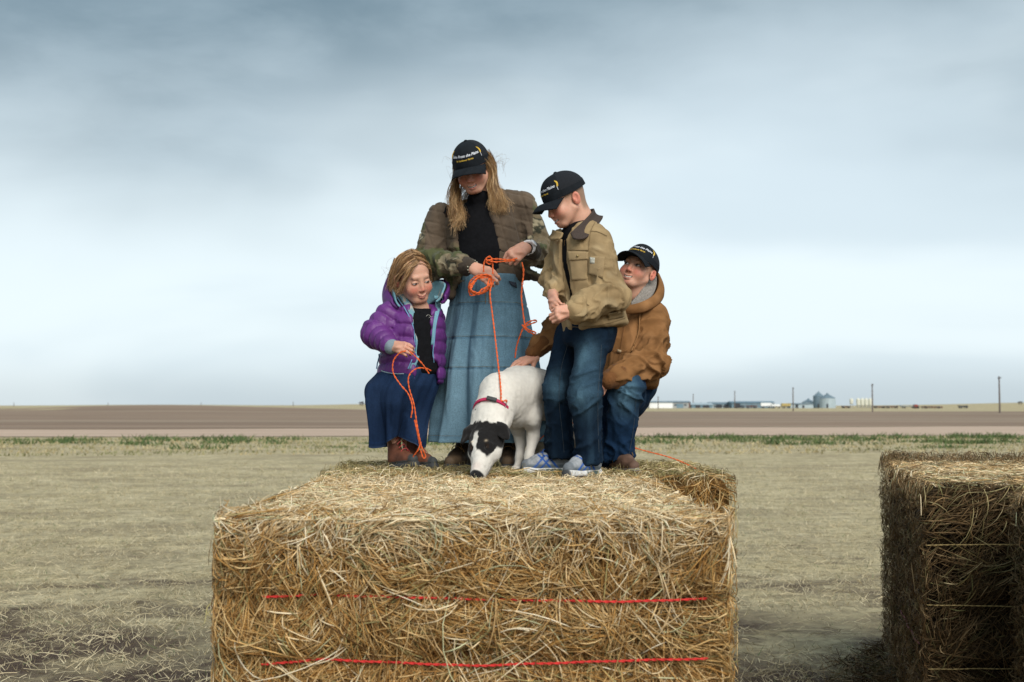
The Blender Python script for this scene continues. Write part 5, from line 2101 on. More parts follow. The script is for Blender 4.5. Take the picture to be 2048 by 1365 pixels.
add_hand(S, W(870, 738, 6.44), A([0, -.1, -1]), A([1, 0, 0]), .8, 1, curl=(25, 30, 20))
body_mesh('body', pb, S, hB, [W(803, 696, 6.05)], 0.98, smile=1.5, open_=0, blush=1.1, gaze=(.003, -.0035), brow=(.22, .13, .07), teeth=0.6, eye=.62, brow_w=.4)
S = Sdf()
S.loft([(W(832, 750, 6.31), .125, .105), (W(834, 690, 6.31), .125, .105), (W(836, 640, 6.31), .125, .10), (W(838, 618, 6.31), .09, .075)], (1, -.15, 0), rnd=.03)
S.rc(W(795, 628, 6.32), W(868, 628, 6.36), .04, k=.03)
S.el(W(846, 612, 6.19), (.030, .06, .035), mode=-1, k=.01)
shB, shBV = garment('shirt', S, m_black, pb, .008, disp=lambda V, n: .003 * vnoise(V, 20, 3))
sfb = Surf(shBV)
for i, (q) in enumerate(([(852, 633), (856, 630), (861, 632)], [(858, 636), (862, 633), (866, 634)], [(861, 638), (863, 641)])):
    trim_line('shirt_print', sfb, q, .0006, pmat('white_print', (.55, .55, .50), .7, var=.2), shB, 6)
slB = [W(782, 622, 6.30), W(750, 668, 6.26), W(778, 690, 6.12)]
slB2 = [W(868, 628, 6.38), W(872, 690, 6.44), W(870, 722, 6.44)]
PUR = A([.112, .024, .165])
S = Sdf()
S.loft([(W(822, 764, 6.32), .168, .138), (W(826, 700, 6.32), .160, .132), (W(830, 650, 6.32), .150, .122), (W(834, 622, 6.32), .125, .10), (W(836, 606, 6.33), .085, .075)], (1, -.12, 0), rnd=.03)
S.box(W(848, 690, 6.19), (.042, .16, .20), .02, mode=-1, k=.01, rot=RY(-5 * D2R) @ RZ(12 * D2R))
S.box(W(858, 745, 6.15), (.055, .16, .06), .02, mode=-1, k=.01, rot=RZ(12 * D2R))
S.el(W(843, 612, 6.2), (.058, .12, .05), mode=-1, k=.015)
S.chain(slB, [.060, .066, .046], k=.025)
S.chain(slB2, [.052, .05, .045], k=.025)


def puff(V, n):
    s, a, d = limb_coords(V, slB)
    s2, a2, d2 = limb_coords(V, slB2)
    z = V[:, 2] + .012 * np.sin(V[:, 0] * 14)
    tb = z / .062
    ts = np.where(d < .085, s / .050, np.where(d2 < .075, s2 / .05, tb))
    w = np.abs(np.sin(np.pi * ts))
    wr = vnoise(V * A([1, 1, .5]), 45, 5) * (1 - w) + .4 * vnoise(V, 70, 6)
    return .0115 * (w ** .6 - .6) + .0028 * wr


jB, jBV = garment('jacket', S, m_nylon, pb, .0055, disp=puff, color=lambda V, n: np.tile(PUR, (len(V), 1)) * (1 + .18 * vnoise(V, 12, 3))[:, None], smooth_it=1)
sjb = Surf(jBV)
m_aqua = pmat('aqua_fleece', attr=True, rough=.9, var=.1, vscale=80, bump=.3, bscale=200)
m_zip = pmat('blue_zip', (.16, .33, .52), .5, var=.1, vscale=100)


def aqua(V):
    c = np.tile(A([.16, .33, .40]), (len(V), 1)) * (1 + .15 * vnoise(V, 25, 3))[:, None]
    return blend(c, (.45, .40, .34), sstep(vnoise(V, 42, 9), .42, .55))


S = Sdf()
S.rc(slB[-1] + norm(slB[-1] - slB[-2]) * .016, slB[-1] + norm(slB[-1] - slB[-2]) * .026, .043, .038)
garment('cuff', S, m_cloth, jB, .004, const=(.20, .26, .30))
# fleece facing along both open edges, then the zip tape
sjall = Surf(np.concatenate([jBV, shBV]))
band_on('lining', sjall, [(796, 590), (813, 617), (827, 650), (832, 690), (828, 715), (818, 738)], [(808, 588), (824, 612), (837, 650), (842, 690), (838, 715), (828, 742)], m_aqua, jB, colf=aqua, off=.006)
band_on('lining', sjall, [(868, 592), (871, 615), (866, 650), (862, 690)], [(880, 592), (880, 615), (873, 650), (868, 690)], m_aqua, jB, colf=aqua, off=.006)
trim_line('zip', sjb, [(794, 595), (811, 620), (825, 650), (830, 690), (825, 716), (816, 738)], .0028, m_zip, jB, 40, .006)
trim_line('zip', sjb, [(885, 594), (881, 615), (872, 645), (869, 680), (866, 705), (868, 726)], .0026, m_zip, jB, 40, .006)
trim_line('hem_binding', sjb, [(762, 742), (772, 745), (790, 748), (808, 748)], .0030, pmat('grey_binding', (.25, .33, .38), .7), jB, 24, .003)
trim_line('pocket_zip', sjb, [(763, 704), (757, 718), (753, 738)], .0032, m_zip, jB, 14, .005)
# hood: purple outside, fleece inside, open behind the head
strip('hood', [W(786, 598, 6.26), W(776, 580, 6.33), W(778, 556, 6.40), W(800, 560, 6.47), W(850, 565, 6.48), W(884, 560, 6.42), W(896, 572, 6.33), W(890, 592, 6.24)],
      [W(796, 616, 6.24), W(772, 612, 6.34), W(776, 602, 6.43), W(805, 612, 6.47), W(850, 612, 6.48), W(880, 606, 6.44), W(888, 606, 6.35), W(882, 606, 6.25)], m_nylon, jB, .014, n=50, m=10, bulge=-.012, col=PUR, wave=.003)
strip('hood_lining', [W(790, 592, 6.235), W(786, 575, 6.30), W(790, 560, 6.38), W(805, 566, 6.43), W(850, 570, 6.44), W(876, 562, 6.39), W(890, 568, 6.30), W(884, 588, 6.215)],
      [W(800, 614, 6.22), W(792, 608, 6.30), W(795, 605, 6.36), W(805, 612, 6.40), W(850, 612, 6.41), W(868, 604, 6.37), W(874, 602, 6.29), W(872, 604, 6.22)], m_aqua, jB, .008, n=50, m=10, bulge=-.006, colf=aqua)


def skB(V, t):
    c = np.tile(A([.009, .023, .060]), (len(V), 1)) * (1 + .2 * vnoise(V * A([1, 1, .4]), 12, 2) + .1 * vnoise(V, 40, 3))[:, None]
    c = blend(c, (.022, .046, .105), .4 * sstep(vnoise(V, 7, 8), .1, .7))
    c = blend(c, (.01, .03, .09), .6 * np.exp(-((t - .95) / .006) ** 2))
    return blend(c, (.10, .16, .27), .5 * sstep(t, .985, 1))


skBo, skBV, skBG = skirt('skirt', pb, [(728, 768, 880, 6.32), (748, 752, 877, 6.31), (772, 728, 872, 6.30), (800, 722, 862, 6.30), (835, 728, 850, 6.30), (862, 731, 844, 6.30), (884, 729, 842, 6.30)],
                         skB, m_denim, seams=(), amp=(.004, .030), gathers=26, seed=.4, big=5, ryf=.75, hem_wave=.03)
shoe(pb, W(782, 938, 6.36) * A([1, 1, 0]) + GY + A([0, 0, .004]), math.radians(-48), .215, 'boot', pitch=.12)
shoe(pb, W(812, 938, 6.40) * A([1, 1, 0]) + GY + A([0, 0, .004]), math.radians(-40), .215, 'boot', pitch=.05)
# hair: shell over the skull plus locks from the parting
X = lambda p: hB[1] + hB[2] * (hB[0] @ A(p, float))
S = Sdf().frame(*hB)
S.el((0, .016, .038), (.0765, .090, .0785))
S.el((0, -.10, -.035), (.085, .078, .098), mode=-1, k=.02)
S.box((0, -.02, -.075), (.2, .2, .05), mode=-1, k=.02)
HBb = A([[.235, .135, .062], [.17, .092, .042], [.31, .19, .095], [.11, .058, .026], [.36, .235, .125]])
hairB, _ = garment('hair', S, m_hair, pb, .004, disp=lambda V, n: .0025 * vnoise(V * A([1, .4, 1]), 60, 3), const=(.15, .085, .04))
ctl = []
for i in range(13):
    t = i / 12
    y0 = -.055 + .115 * t
    zt = .127 - 2.2 * (y0 - .012) ** 2 * 4.2
    ctl.append([X((-.006, y0, zt)), X((-.052, y0 + .004, zt - .022)), X((-.078, y0 + .030, .034 - .02 * t)), X((-.083, y0 + .064 - .03 * t, -.022)), X((-.086, y0 + .085 - .03 * t, -.080 - .015 * math.sin(i * 2)))])
    ctl.append([X((.004, y0, zt)), X((.050, y0 + .004, zt - .022)), X((.076, y0 + .024, .032)), X((.080, y0 + .052, -.02)), X((.078, y0 + .050, -.058))])
for i in range(5):
    t = i / 4
    ctl.append([X((-.01, -.062, .095)), X((-.045 - .012 * t, -.082, .066 + .012 * t)), X((-.070 - .010 * t, -.066, .022)), X((-.078 - .012 * t, -.040, -.030)), X((-.084 - .010 * t, -.010, -.062 + .01 * math.sin(i)))])
for i in range(6):
    t = i / 5
    ctl.append([X((-.05 + .1 * t, .09, .08)), X((-.055 + .11 * t, .112, .02)), X((-.06 + .12 * t, .108, -.05)), X((-.062 + .12 * t, .095, -.085))])
hair_strands('hair_locks', hairB, None, ctl, 54, HBb * 1.45, .0007, (.0045, .006), .005, S=12, seed=9, K=2)
fly = []
for i in range(22):
    s0 = X((rs.uniform(-.09, .02), rs.uniform(-.04, .08), .09 - .1 * rs.uniform()))
    out = A([-rs.uniform(.005, .06), rs.normal(0, .02), rs.uniform(-.01, .04)])
    fly.append(spline([s0, s0 + out * .6 + A([0, 0, .015]), s0 + out * 1.2 + rs.normal(0, .01, 3), s0 + out * 1.3 + A([0, 0, -.04]) + rs.normal(0, .012, 3)], 14))
tag(tubes('loose_hair', np.array(fly), np.full(len(fly), .0003), m_hair, hairB, K=3, C=np.tile(A([.30, .19, .10]), (len(fly), 1))), kind='stuff')

# ------------------------------------------------------------------ the standing boy in the tan work coat
DOFF = 0.0
pc = thing('person', W(1150, 955, 5.65), 'standing boy in black cap, tan work coat and jeans, looking down', 'person', 'children on the hay bale')
hC = (head_frame(-68, 27, 0), W(1131, 402, 5.66), 1.02)
fC, lC = norm(A([-.86, -.50, 0])), norm(A([.50, -.86, 0]))
S = Sdf()
add_head(S, *hC, smile=1.3, open_=.9, nose=.85)
S.chain([hC[1] + hC[0] @ A([0, .035, -.10]), W(1160, 450, 5.70), W(1165, 500, 5.70), W(1185, 650, 5.70)], [.046, .05, .08, .08], k=.03)
S.chain([hC[1] + hC[0] @ A([0, .045, -.02]), W(1163, 450, 5.70)], [.045, .05], k=.03)
cL = [W(1196, 490, 5.58), W(1222, 592, 5.53), W(1146, 622, 5.42)]
cR = [W(1122, 482, 5.80), W(1106, 560, 5.78), W(1106, 592, 5.60)]
S.chain(cL, [.04, .036, .025], k=.02)
S.chain(cR, [.04, .036, .025], k=.02)
jl = [W(1186, 672, 5.62), W(1170, 790, 5.56), W(1179, 912, 5.62)]
jr = [W(1140, 672, 5.78), W(1114, 782, 5.74), W(1124, 900, 5.80)]
S.chain(jl, [.06, .045, .035], k=.02)
S.chain(jr, [.06, .045, .035], k=.02)
add_hand(S, W(1143, 619, 5.415), W(1108, 630, 5.38) - W(1143, 619, 5.415), W(1122, 590, 5.0) - W(1122, 620, 5.4), .86, -1, curl=((55, 75, 45),) * 4, spread=2, thumb=(15, 10))
add_hand(S, W(1105, 592, 5.585), W(1114, 632, 5.46) - W(1105, 592, 5.585), A([-.7, -.7, .1]), .84, 1, curl=((50, 65, 40),) * 4, spread=2, thumb=(15, 10))
body_mesh('body', pc, S, hC, [W(1122, 622, 5.41), W(1108, 612, 5.55)], 1.02, smile=1.3, open_=.9, blush=.95, buzz=(.20, .135, .085), brow=(.24, .14, .08))
S = Sdf()
tc = lambda px, py: W(px, py, 5.69)
S.loft([(tc(1186, 665), .140, .110), (tc(1178, 590), .142, .112), (tc(1165, 520), .142, .112), (tc(1161, 472), .13, .09), (tc(1158, 446), .075, .07)], lC, rnd=.03)
S.chain([W(1158, 458, 5.70), hC[1] + hC[0] @ A([0, .030, -.105])], [.066, .050], k=.02)
garment('shirt', S, m_black, pc, .008, disp=lambda V, n: .003 * vnoise(V, 20, 3))
TAN = A([.315, .225, .118])
S = Sdf()
S.loft([(tc(1191, 662), .174, .142), (tc(1185, 630), .172, .140), (tc(1177, 580), .167, .136), (tc(1166, 520), .168, .135), (tc(1162, 478), .160, .112), (tc(1160, 448), .085, .085)], lC, rnd=.025)
S.box(tc(1176, 560) + fC * .15 + lC * .022, (.022, .12, .34), .005, mode=-1, k=.006, rot=RZ(math.atan2(lC[1], lC[0])) @ RY(-8 * D2R))
S.el(tc(1140, 452) + fC * .06, (.075, .075, .060), mode=-1, k=.02)
S.chain([W(1192, 487, 5.60), cL[1], W(1158, 620, 5.44)], [.072, .070, .058], k=.03)
S.chain([W(1125, 482, 5.80), cR[1], W(1107, 580, 5.65)], [.056, .052, .045], k=.03)


def cC_disp(V, n):
    s, a, d = limb_coords(V, cL)
    s2, a2, d2 = limb_coords(V, cR)
    f = np.where(d < .085, folds(V, cL, [.24, .40], .012, .048, 11, .10, .4), np.where(d2 < .07, folds(V, cR, [.2, .3], .010, .045, 12, .1, .6), drape(V, .0075, 4, 8.0)))
    hem = np.exp(-((V[:, 2] - (tc(1193, 655)[2] + .14 * (V[:, 0] - tc(1193, 655)[0]))) / .012) ** 2)
    return f + .003 * hem * (d > .08)


def cC_col(V, n):
    c = np.tile(TAN, (len(V), 1)) * (1 + .14 * vnoise(V, 7, 2) + .10 * vnoise(V, 26, 3))[:, None]
    c = blend(c, (.42, .33, .20), .5 * sstep(vnoise(V, 16, 6), .25, .7))
    return blend(c, (.19, .125, .06), .35 * sstep(-vnoise(V * A([1, 1, .6]), 11, 9), .3, .7))


coC, coV = garment('coat', S, m_duck, pc, .006, disp=cC_disp, color=cC_col, smooth_it=1)
sco = Surf(coV)
m_seamtan = pmat('tan_seam', (.21, .145, .07), .9, var=.2, vscale=60)
m_patch = pmat('pocket_canvas', attr=True, rough=.9, var=.16, vscale=30, bump=.25, bscale=300)
patch('chest_pocket', sco, [(1136, 508), (1176, 510), (1174, 560), (1143, 562)], m_patch, coC, .002, .0022, 12, 10, col=TAN * .95)
patch('pocket_flap', sco, [(1134, 503), (1177, 504), (1177, 519), (1136, 522)], m_patch, coC, .003, .005, 6, 10, col=TAN * 1.06)
patch('sleeve_pocket', sco, [(1179, 512), (1210, 514), (1206, 557), (1176, 548)], m_patch, coC, .002, .002, 10, 8, col=TAN * .92)
patch('sewn_label', sco, [(1180, 515), (1190, 516), (1189, 528), (1180, 527)], pmat('cream_label', (.42, .42, .36), .8, var=.3, vscale=120), coC, .0015, .0045, 4, 4)
patch('back_tab', sco, [(1216, 627), (1246, 622), (1248, 634), (1217, 641)], m_patch, coC, .002, .002, 5, 8, col=TAN * 1.02)
for q in ([(1190, 445), (1182, 462), (1178, 490), (1176, 520), (1178, 560)], [(1135, 500), (1177, 501)], [(1150, 600), (1168, 618), (1176, 632)],
          [(1137, 655), (1180, 653), (1220, 646), (1252, 636)], [(1180, 462), (1196, 464), (1214, 472)], [(1160, 598), (1178, 612)], [(1129, 480), (1126, 540), (1132, 600)]):
    trim_line('seam', sco, q, .0014, m_seamtan, coC, 24, .003)
m_brass = pmat('brass_snap', (.32, .24, .11), .4, var=.1, metal=.6)
for q in ((1155, 512), (1152, 619)):
    S = Sdf()
    S.el(sco.at(*q, .010), (.006, .004, .006))
    V, Q = S.mesh(.002)
    mesh('snap', V, Q, mat=m_brass, parent=coC)
S = Sdf()
S.chain([W(1168, 618, 5.46), W(1150, 621, 5.43)], [.056, .052], k=.01)
garment('cuff', S, m_duck, coC, .005, color=cC_col, disp=lambda V, n: .002 * vnoise(V, 30, 5))
CRD = A([.068, .052, .045])
m_cord = pmat('corduroy', attr=True, rough=.9, var=.25, vscale=220, bump=.5, bscale=260, spec=.1)
strip('collar', [W(1150, 432, 5.80), W(1178, 420, 5.78), W(1187, 419, 5.70), W(1180, 430, 5.62), W(1160, 449, 5.565), W(1141, 466, 5.535)],
      [W(1160, 452, 5.86), W(1196, 440, 5.82), W(1206, 434, 5.71), W(1194, 452, 5.60), W(1172, 476, 5.525), W(1151, 478, 5.505)], m_cord, coC, .008, n=40, m=10, bulge=.012, col=CRD)
strip('collar', [W(1126, 466, 5.60), W(1112, 462, 5.66), W(1106, 460, 5.74)], [W(1118, 478, 5.56), W(1102, 480, 5.64), W(1096, 476, 5.74)], m_duck, coC, .007, n=16, m=6, bulge=.006, col=TAN * .9)
# jeans
S = Sdf()
S.loft([(tc(1172, 700), .13, .115), (tc(1184, 640), .14, .12)], lC, rnd=.03)
S.chain([jl[0], jl[1], W(1180, 918, 5.62)], [.075, .066, .061], k=.03)
S.rc(jl[1] * .3 + W(1180, 918, 5.62) * .7, W(1181, 940, 5.62), .062, .066, k=.02)
S.chain([jr[0], jr[1], W(1122, 908, 5.80)], [.074, .062, .060], k=.03)
S.rc(jr[1] * .3 + W(1122, 908, 5.80) * .7, W(1124, 932, 5.80), .060, .063, k=.02)
S.box(W(1181, 926, 5.62) - A([0, 0, .1]), (.12, .14, .1), .004, mode=-1, k=.006, rot=RX(.1))
S.box(W(1123, 916, 5.80) - A([0, 0, .1]), (.12, .09, .1), .004, mode=-1, k=.006, rot=RX(.1))
IND = A([.0052, .0145, .030])


def jeans_disp(legs, seed):
    def f(V, n):
        s0, a0, d0 = limb_coords(V, legs[0])
        s1, a1, d1 = limb_coords(V, legs[1])
        L0 = sum(np.linalg.norm(A(b) - A(a)) for a, b in zip(legs[0][:-1], legs[0][1:]))
        kn = np.linalg.norm(A(legs[0][1]) - A(legs[0][0]))
        f0 = folds(V, legs[0], [kn, L0 - .03], .0095, .045, seed, .085, .5)
        f1 = folds(V, legs[1], [kn, L0 - .03], .0095, .045, seed + 4, .085, .5)
        return np.where(d0 < d1, f0, f1)
    return f


def jeans_col(legs, base, knees, fade=.6):
    def f(V, n):
        c = np.tile(base, (len(V), 1)) * (1 + .2 * vnoise(V * A([1, 1, .4]), 14, 2) + .12 * vnoise(V, 50, 3))[:, None]
        for k, r in knees:
            c = blend(c, (.085, .17, .235), fade * np.exp(-(np.linalg.norm((V - k) * A([1, 1, .8]), axis=1) / r) ** 2) * (1 + .4 * vnoise(V, 30, 4)))
        c = blend(c, (.03, .065, .105), .4 * sstep(vnoise(V * A([1, 1, .5]), 20, 7), .35, .8))
        return c
    return f


jeC, jeV = garment('jeans', S, m_denim, pc, .006, disp=jeans_disp([jl, jr], 2), color=jeans_col(None, IND, [(W(1163, 785, 5.48), .075), (W(1170, 715, 5.53), .06), (W(1108, 770, 5.67), .05)]), smooth_it=1)
sje = Surf(jeV)
m_stitch = pmat('jean_stitch', (.045, .06, .075), .8, var=.4, vscale=200)
trim_line('seam', sje, [(1203, 690), (1200, 740), (1196, 790), (1196, 850), (1198, 905)], .0011, m_stitch, jeC, 40, .002)
trim_line('seam', sje, [(1135, 690), (1122, 740), (1118, 800), (1124, 860), (1128, 905)], .0011, m_stitch, jeC, 40, .002)
shoe(pc, W(1142, 950, 5.84) * A([1, 1, 0]) + GY, math.radians(192), .255, 'sneaker')
shoe(pc, W(1198, 950, 5.68) * A([1, 1, 0]) + GY, math.radians(226), .25, 'sneaker')
make_cap(pc, *hC, curve=.8)

# ------------------------------------------------------------------ the crouching boy in the brown jacket
pd = thing('person', W(1238, 950, 5.9), 'crouching boy in black cap and brown hooded jacket petting the dog', 'person', 'children on the hay bale')
hD = (head_frame(-30, -7, 16), W(1276, 541, 5.98), .98)
fD, lD = norm(A([-.6, -.8, 0])), norm(A([.8, -.6, 0]))
S = Sdf()
add_head(S, *hD, smile=1.2, open_=1.2, nose=.8)
S.chain([hD[1] + hD[0] @ A([0, .03, -.09]), W(1280, 605, 6.03), W(1280, 650, 6.05), W(1260, 745, 6.05)], [.047, .05, .08, .08], k=.03)
dL = [W(1312, 628, 5.97), W(1306, 728, 5.86), W(1212, 760, 5.71)]
dR = [W(1240, 640, 6.10), W(1112, 660, 6.02), W(1064, 712, 5.95)]
S.chain(dL, [.042, .038, .026], k=.02)
S.chain(dR, [.042, .038, .026], k=.02)
kl = [W(1255, 800, 6.12), W(1250, 780, 5.80), W(1236, 915, 5.86)]
kr = [W(1235, 800, 6.15), W(1212, 900, 5.98), W(1225, 935, 6.25)]
S.chain(kl, [.07, .05, .038], k=.02)
S.chain(kr, [.07, .05, .038], k=.02)
add_hand(S, W(1212, 762, 5.71), W(1188, 780, 5.70) - W(1212, 762, 5.71), A([0, -1, .3]), .86, -1, curl=(30, 40, 30))
add_hand(S, W(1070, 716, 5.94), W(1035, 727, 5.88) - W(1070, 716, 5.94), A([-.1, -.55, .85]), .88, -1, curl=((14, 18, 12), (10, 16, 12), (10, 16, 12), (14, 20, 14)), spread=6, thumb=(38, 10))
body_mesh('body', pd, S, hD, [W(1050, 722, 5.9), W(1195, 772, 5.7)], 1.0, smile=1.2, open_=1.2, blush=1.15, gaze=(-.0035, .0025), brow=(.16, .09, .05), teeth=1.5, eye=1.05, buzz=(.22, .14, .085))
DUK = A([.225, .110, .042])
S = Sdf()
td = lambda px, py, d=6.04: W(px, py, d)
S.loft([(td(1252, 770, 6.02), .165, .150), (td(1258, 730), .165, .152), (td(1270, 680), .166, .148), (td(1280, 640), .155, .128), (td(1284, 608), .115, .10), (td(1284, 595), .075, .075)], lD, rnd=.03)
dLs = [W(1308, 632, 5.98), W(1304, 724, 5.87), W(1232, 754, 5.735)]
dRs = [W(1240, 640, 6.10), W(1116, 655, 6.03), W(1080, 692, 5.97)]
S.chain(dLs, [.068, .072, .060], k=.03)
S.chain(dRs, [.068, .064, .054], k=.03)


def cD_disp(V, n):
    s, a, d = limb_coords(V, dLs)
    s2, a2, d2 = limb_coords(V, dRs)
    return np.where(d < .09, folds(V, dLs, [.20, .32], .016, .042, 13, .12, .4), np.where(d2 < .08, folds(V, dRs, [.3, .42], .012, .045, 17, .1, .4), drape(V, .008, 4, 8.0)))


def cD_col(V, n):
    c = np.tile(DUK, (len(V), 1)) * (1 + .16 * vnoise(V, 9, 2) + .10 * vnoise(V, 28, 3))[:, None]
    return blend(c, (.36, .19, .085), .35 * sstep(vnoise(V, 14, 6), .2, .7))


jD, jDV = garment('jacket', S, m_duck, pd, .006, disp=cD_disp, color=cD_col, smooth_it=1)
sjd = Surf(jDV)
RIB = A([.155, .066, .022])
for sl, r in ((dLs, .058), (dRs, .052)):
    S = Sdf()
    f = norm(sl[-1] - sl[-2])
    S.rc(sl[-1] - f * .01, sl[-1] + f * .055, r, r * .72)
    garment('cuff', S, m_cloth, jD, .005, const=RIB, disp=lambda V, n, sl=sl: .0016 * np.sin(limb_coords(V, sl)[1] * 44))
strip('hood', [W(1240, 612, 5.88), W(1262, 611, 5.855), W(1286, 604, 5.87), W(1308, 590, 5.94), W(1318, 565, 6.02), W(1314, 546, 6.12), W(1290, 545, 6.18), W(1262, 560, 6.18)],
      [W(1240, 628, 5.88), W(1262, 627, 5.86), W(1292, 622, 5.88), W(1318, 606, 5.95), W(1326, 590, 6.04), W(1318, 590, 6.16), W(1290, 592, 6.20), W(1262, 592, 6.20)], m_duck, jD, .012, n=50, m=10, bulge=.010, colf=lambda V: cD_col(V, None))
m_sherpa = pmat('sherpa', (.27, .25, .225), .95, var=.35, vscale=140, bump=1.0, bscale=160)
strip('hood_lining', [W(1262, 612, 5.865), W(1284, 606, 5.885), W(1304, 592, 5.94), W(1313, 570, 6.01), W(1310, 550, 6.10), W(1290, 550, 6.15)],
      [W(1262, 606, 5.91), W(1275, 592, 5.93), W(1286, 575, 5.96), W(1293, 562, 6.0), W(1296, 550, 6.06), W(1285, 552, 6.10)], m_sherpa, jD, .014, n=40, m=10, bulge=.008)
m_dstr = pmat('brown_cord', (.27, .135, .05), .8, var=.15, vscale=60)
trim_line('drawstring', sjd, [(1279, 620), (1279, 645), (1276, 670), (1268, 690), (1263, 702)], .0035, m_dstr, jD, 30, .008)
trim_line('drawstring', sjd, [(1228, 655), (1226, 672), (1224, 678)], .0035, m_dstr, jD, 14, .008)
m_seamd = pmat('brown_seam', (.13, .055, .018), .9, var=.2, vscale=60)
for q in ([(1250, 640), (1242, 690), (1238, 720)], [(1225, 700), (1238, 706), (1255, 702)]):
    trim_line('seam', sjd, q, .0015, m_seamd, jD, 24, .003)
patch('sewn_label', sjd, [(1235, 699), (1243, 701), (1242, 706), (1234, 704)], pmat('tan_label', (.34, .25, .15), .7, var=.3, vscale=100), jD, .003, .004, 3, 4)
S = Sdf()
S.chain([kl[0], kl[1], W(1237, 920, 5.87)], [.10, .084, .066], k=.03)
S.rc(kl[1] * .3 + W(1237, 920, 5.87) * .7, W(1238, 940, 5.87), .064, .067, k=.02)
S.box(W(1238, 924, 5.87) - A([0, 0, .1]), (.12, .09, .1), .004, mode=-1, k=.006)
S.chain([kr[0], kr[1], kr[2]], [.10, .075, .055], k=.03)
S.el(W(1255, 775, 6.12), (.15, .13, .10), k=.03)
jeD, jeDV = garment('jeans', S, m_denim, pd, .006, disp=jeans_disp([kl, kr], 5), color=jeans_col(None, A([.0055, .020, .050]), [(W(1252, 790, 5.70), .075)], .8), smooth_it=1)
sjd2 = Surf(jeDV)
trim_line('seam', sjd2, [(1272, 800), (1268, 850), (1260, 900), (1258, 918)], .0011, m_stitch, jeD, 30, .002)
shoe(pd, W(1228, 950, 5.93) * A([1, 1, 0]) + GY, math.radians(-70), .245, 'low')
shoe(pd, W(1222, 950, 6.32) * A([1, 1, 0]) + GY, math.radians(-100), .245, 'low', pitch=-.25)
make_cap(pd, hD[0] @ RX(-9 * D2R), hD[1], hD[2], curve=1.1)
# ------------------------------------------------------------------ the dog
DOFF = 0.0
dg = thing('dog', W(1045, 948, 5.85), 'white dog with a black patched face sniffing the hay', 'dog')
sk, ns = W(973, 884, 5.575), W(951, 955, 5.43)
fw = norm(ns - sk)
lat = norm(A([.93, -.30, .18]))
lat = norm(lat - fw * (lat @ fw))
upv = np.cross(lat, fw)
if upv[1] > 0:
    upv = -upv                                              # top of the head faces the camera
RD = np.stack([lat, fw, upv], 1)                            # dog head frame: x across, y to the nose, z to the forehead
HS = np.linalg.norm(ns - sk) / .198
S = Sdf()
S.frame(RD, sk, HS)
S.el((0, .0, .0), (.066, .070, .060))
S.el((0, .05, .002), (.052, .06, .046), k=.03)
S.rc((0, .075, -.012), (0, .168, -.014), .048, .031, k=.035)
S.rc((0, .09, .012), (0, .180, .006), .022, .018, k=.02)
S.rc((0, .07, -.045), (0, .150, -.038), .026, .019, k=.02)
S.el((0, .190, .004), (.023, .018, .017), k=.005)
for x in (-1, 1):
    S.el((x * .042, .045, -.012), (.03, .04, .035), k=.02)
    S.el((x * .036, .070, .036), (.014, .012, .009), k=.008, mode=-1)
    S.el((x * .036, .068, .028), (.013, .013, .012), k=.003)
    S.rc((x * .034, .050, .044), (x * .044, .055, .038), .009, .008, k=.012)
    # folded ears
    S.chain([(x * .045, -.035, .035), (x * .082, -.032, .036), (x * .102, .006, .018)], [.016, .017, .009], k=.012)
    S.el((x * .088, -.016, .028), (.024, .036, .008), k=.010, rot=RY(x * 35 * D2R))
S.world()
# neck, chest, trunk
S.chain([sk - fw * .02, W(981, 850, 5.63), W(986, 828, 5.67), W(1002, 790, 5.76)], [.062, .070, .080, .108], k=.05)
S.el(W(1027, 798, 5.86), (.102, .15, .145), k=.045)
S.el(W(1047, 783, 5.95), (.114, .20, .130), k=.045)
S.el(W(1075, 790, 6.12), (.125, .22, .130), k=.06)
S.el(W(1105, 800, 6.32), (.12, .16, .14), k=.06)
S.el(W(1062, 772, 5.85), (.050, .08, .085), k=.03)
S.el(W(1065, 832, 5.84), (.042, .06, .065), k=.03)
zt = lambda p: A([p[0], p[1], BALE_TOP])
for pts, foot, rr in (([W(1064, 830, 5.86), W(1066, 875, 5.88), W(1058, 912, 5.85)], W(1052, 948, 5.83), [.046, .027, .019]),
                      ([W(1030, 838, 5.93), W(1042, 880, 5.98), W(1040, 912, 5.95)], W(1034, 948, 5.93), [.044, .026, .019])):
    ft = zt(foot)
    S.chain(pts + [ft + A([0, .01, .028])], rr + [.017], k=.025)
    S.el(ft + A([-.006, -.022, .018]), (.027, .036, .020), k=.016)
    for i in (-1, 0, 1):
        S.el(ft + A([-.006 + i * .016, -.048, .012]), (.010, .014, .012), k=.006)
for sx_ in (-1, 1):                                          # hind legs with stifle forward and hock back
    b = W(1110, 800, 6.34)
    hip = b + A([sx_ * .07, .02, -.02])
    stf, hock, ft = hip + A([sx_ * .015, -.10, -.16]), hip + A([sx_ * .02, .09, -.30]), zt(hip + A([sx_ * .02, .05, 0]))
    S.chain([hip, stf, hock, ft + A([0, 0, .03])], [.085, .05, .027, .022], k=.03)
    S.el(ft + A([0, -.03, .018]), (.027, .045, .019), k=.016)
tb = W(1118, 770, 6.48)
S.chain([tb, tb + A([.02, .10, -.10]), tb + A([.03, .12, -.25]), tb + A([.03, .17, -.32])], [.035, .032, .026, .012], k=.03)
S.frame(RD, sk, HS)
WHT = A([.66, .63, .57])


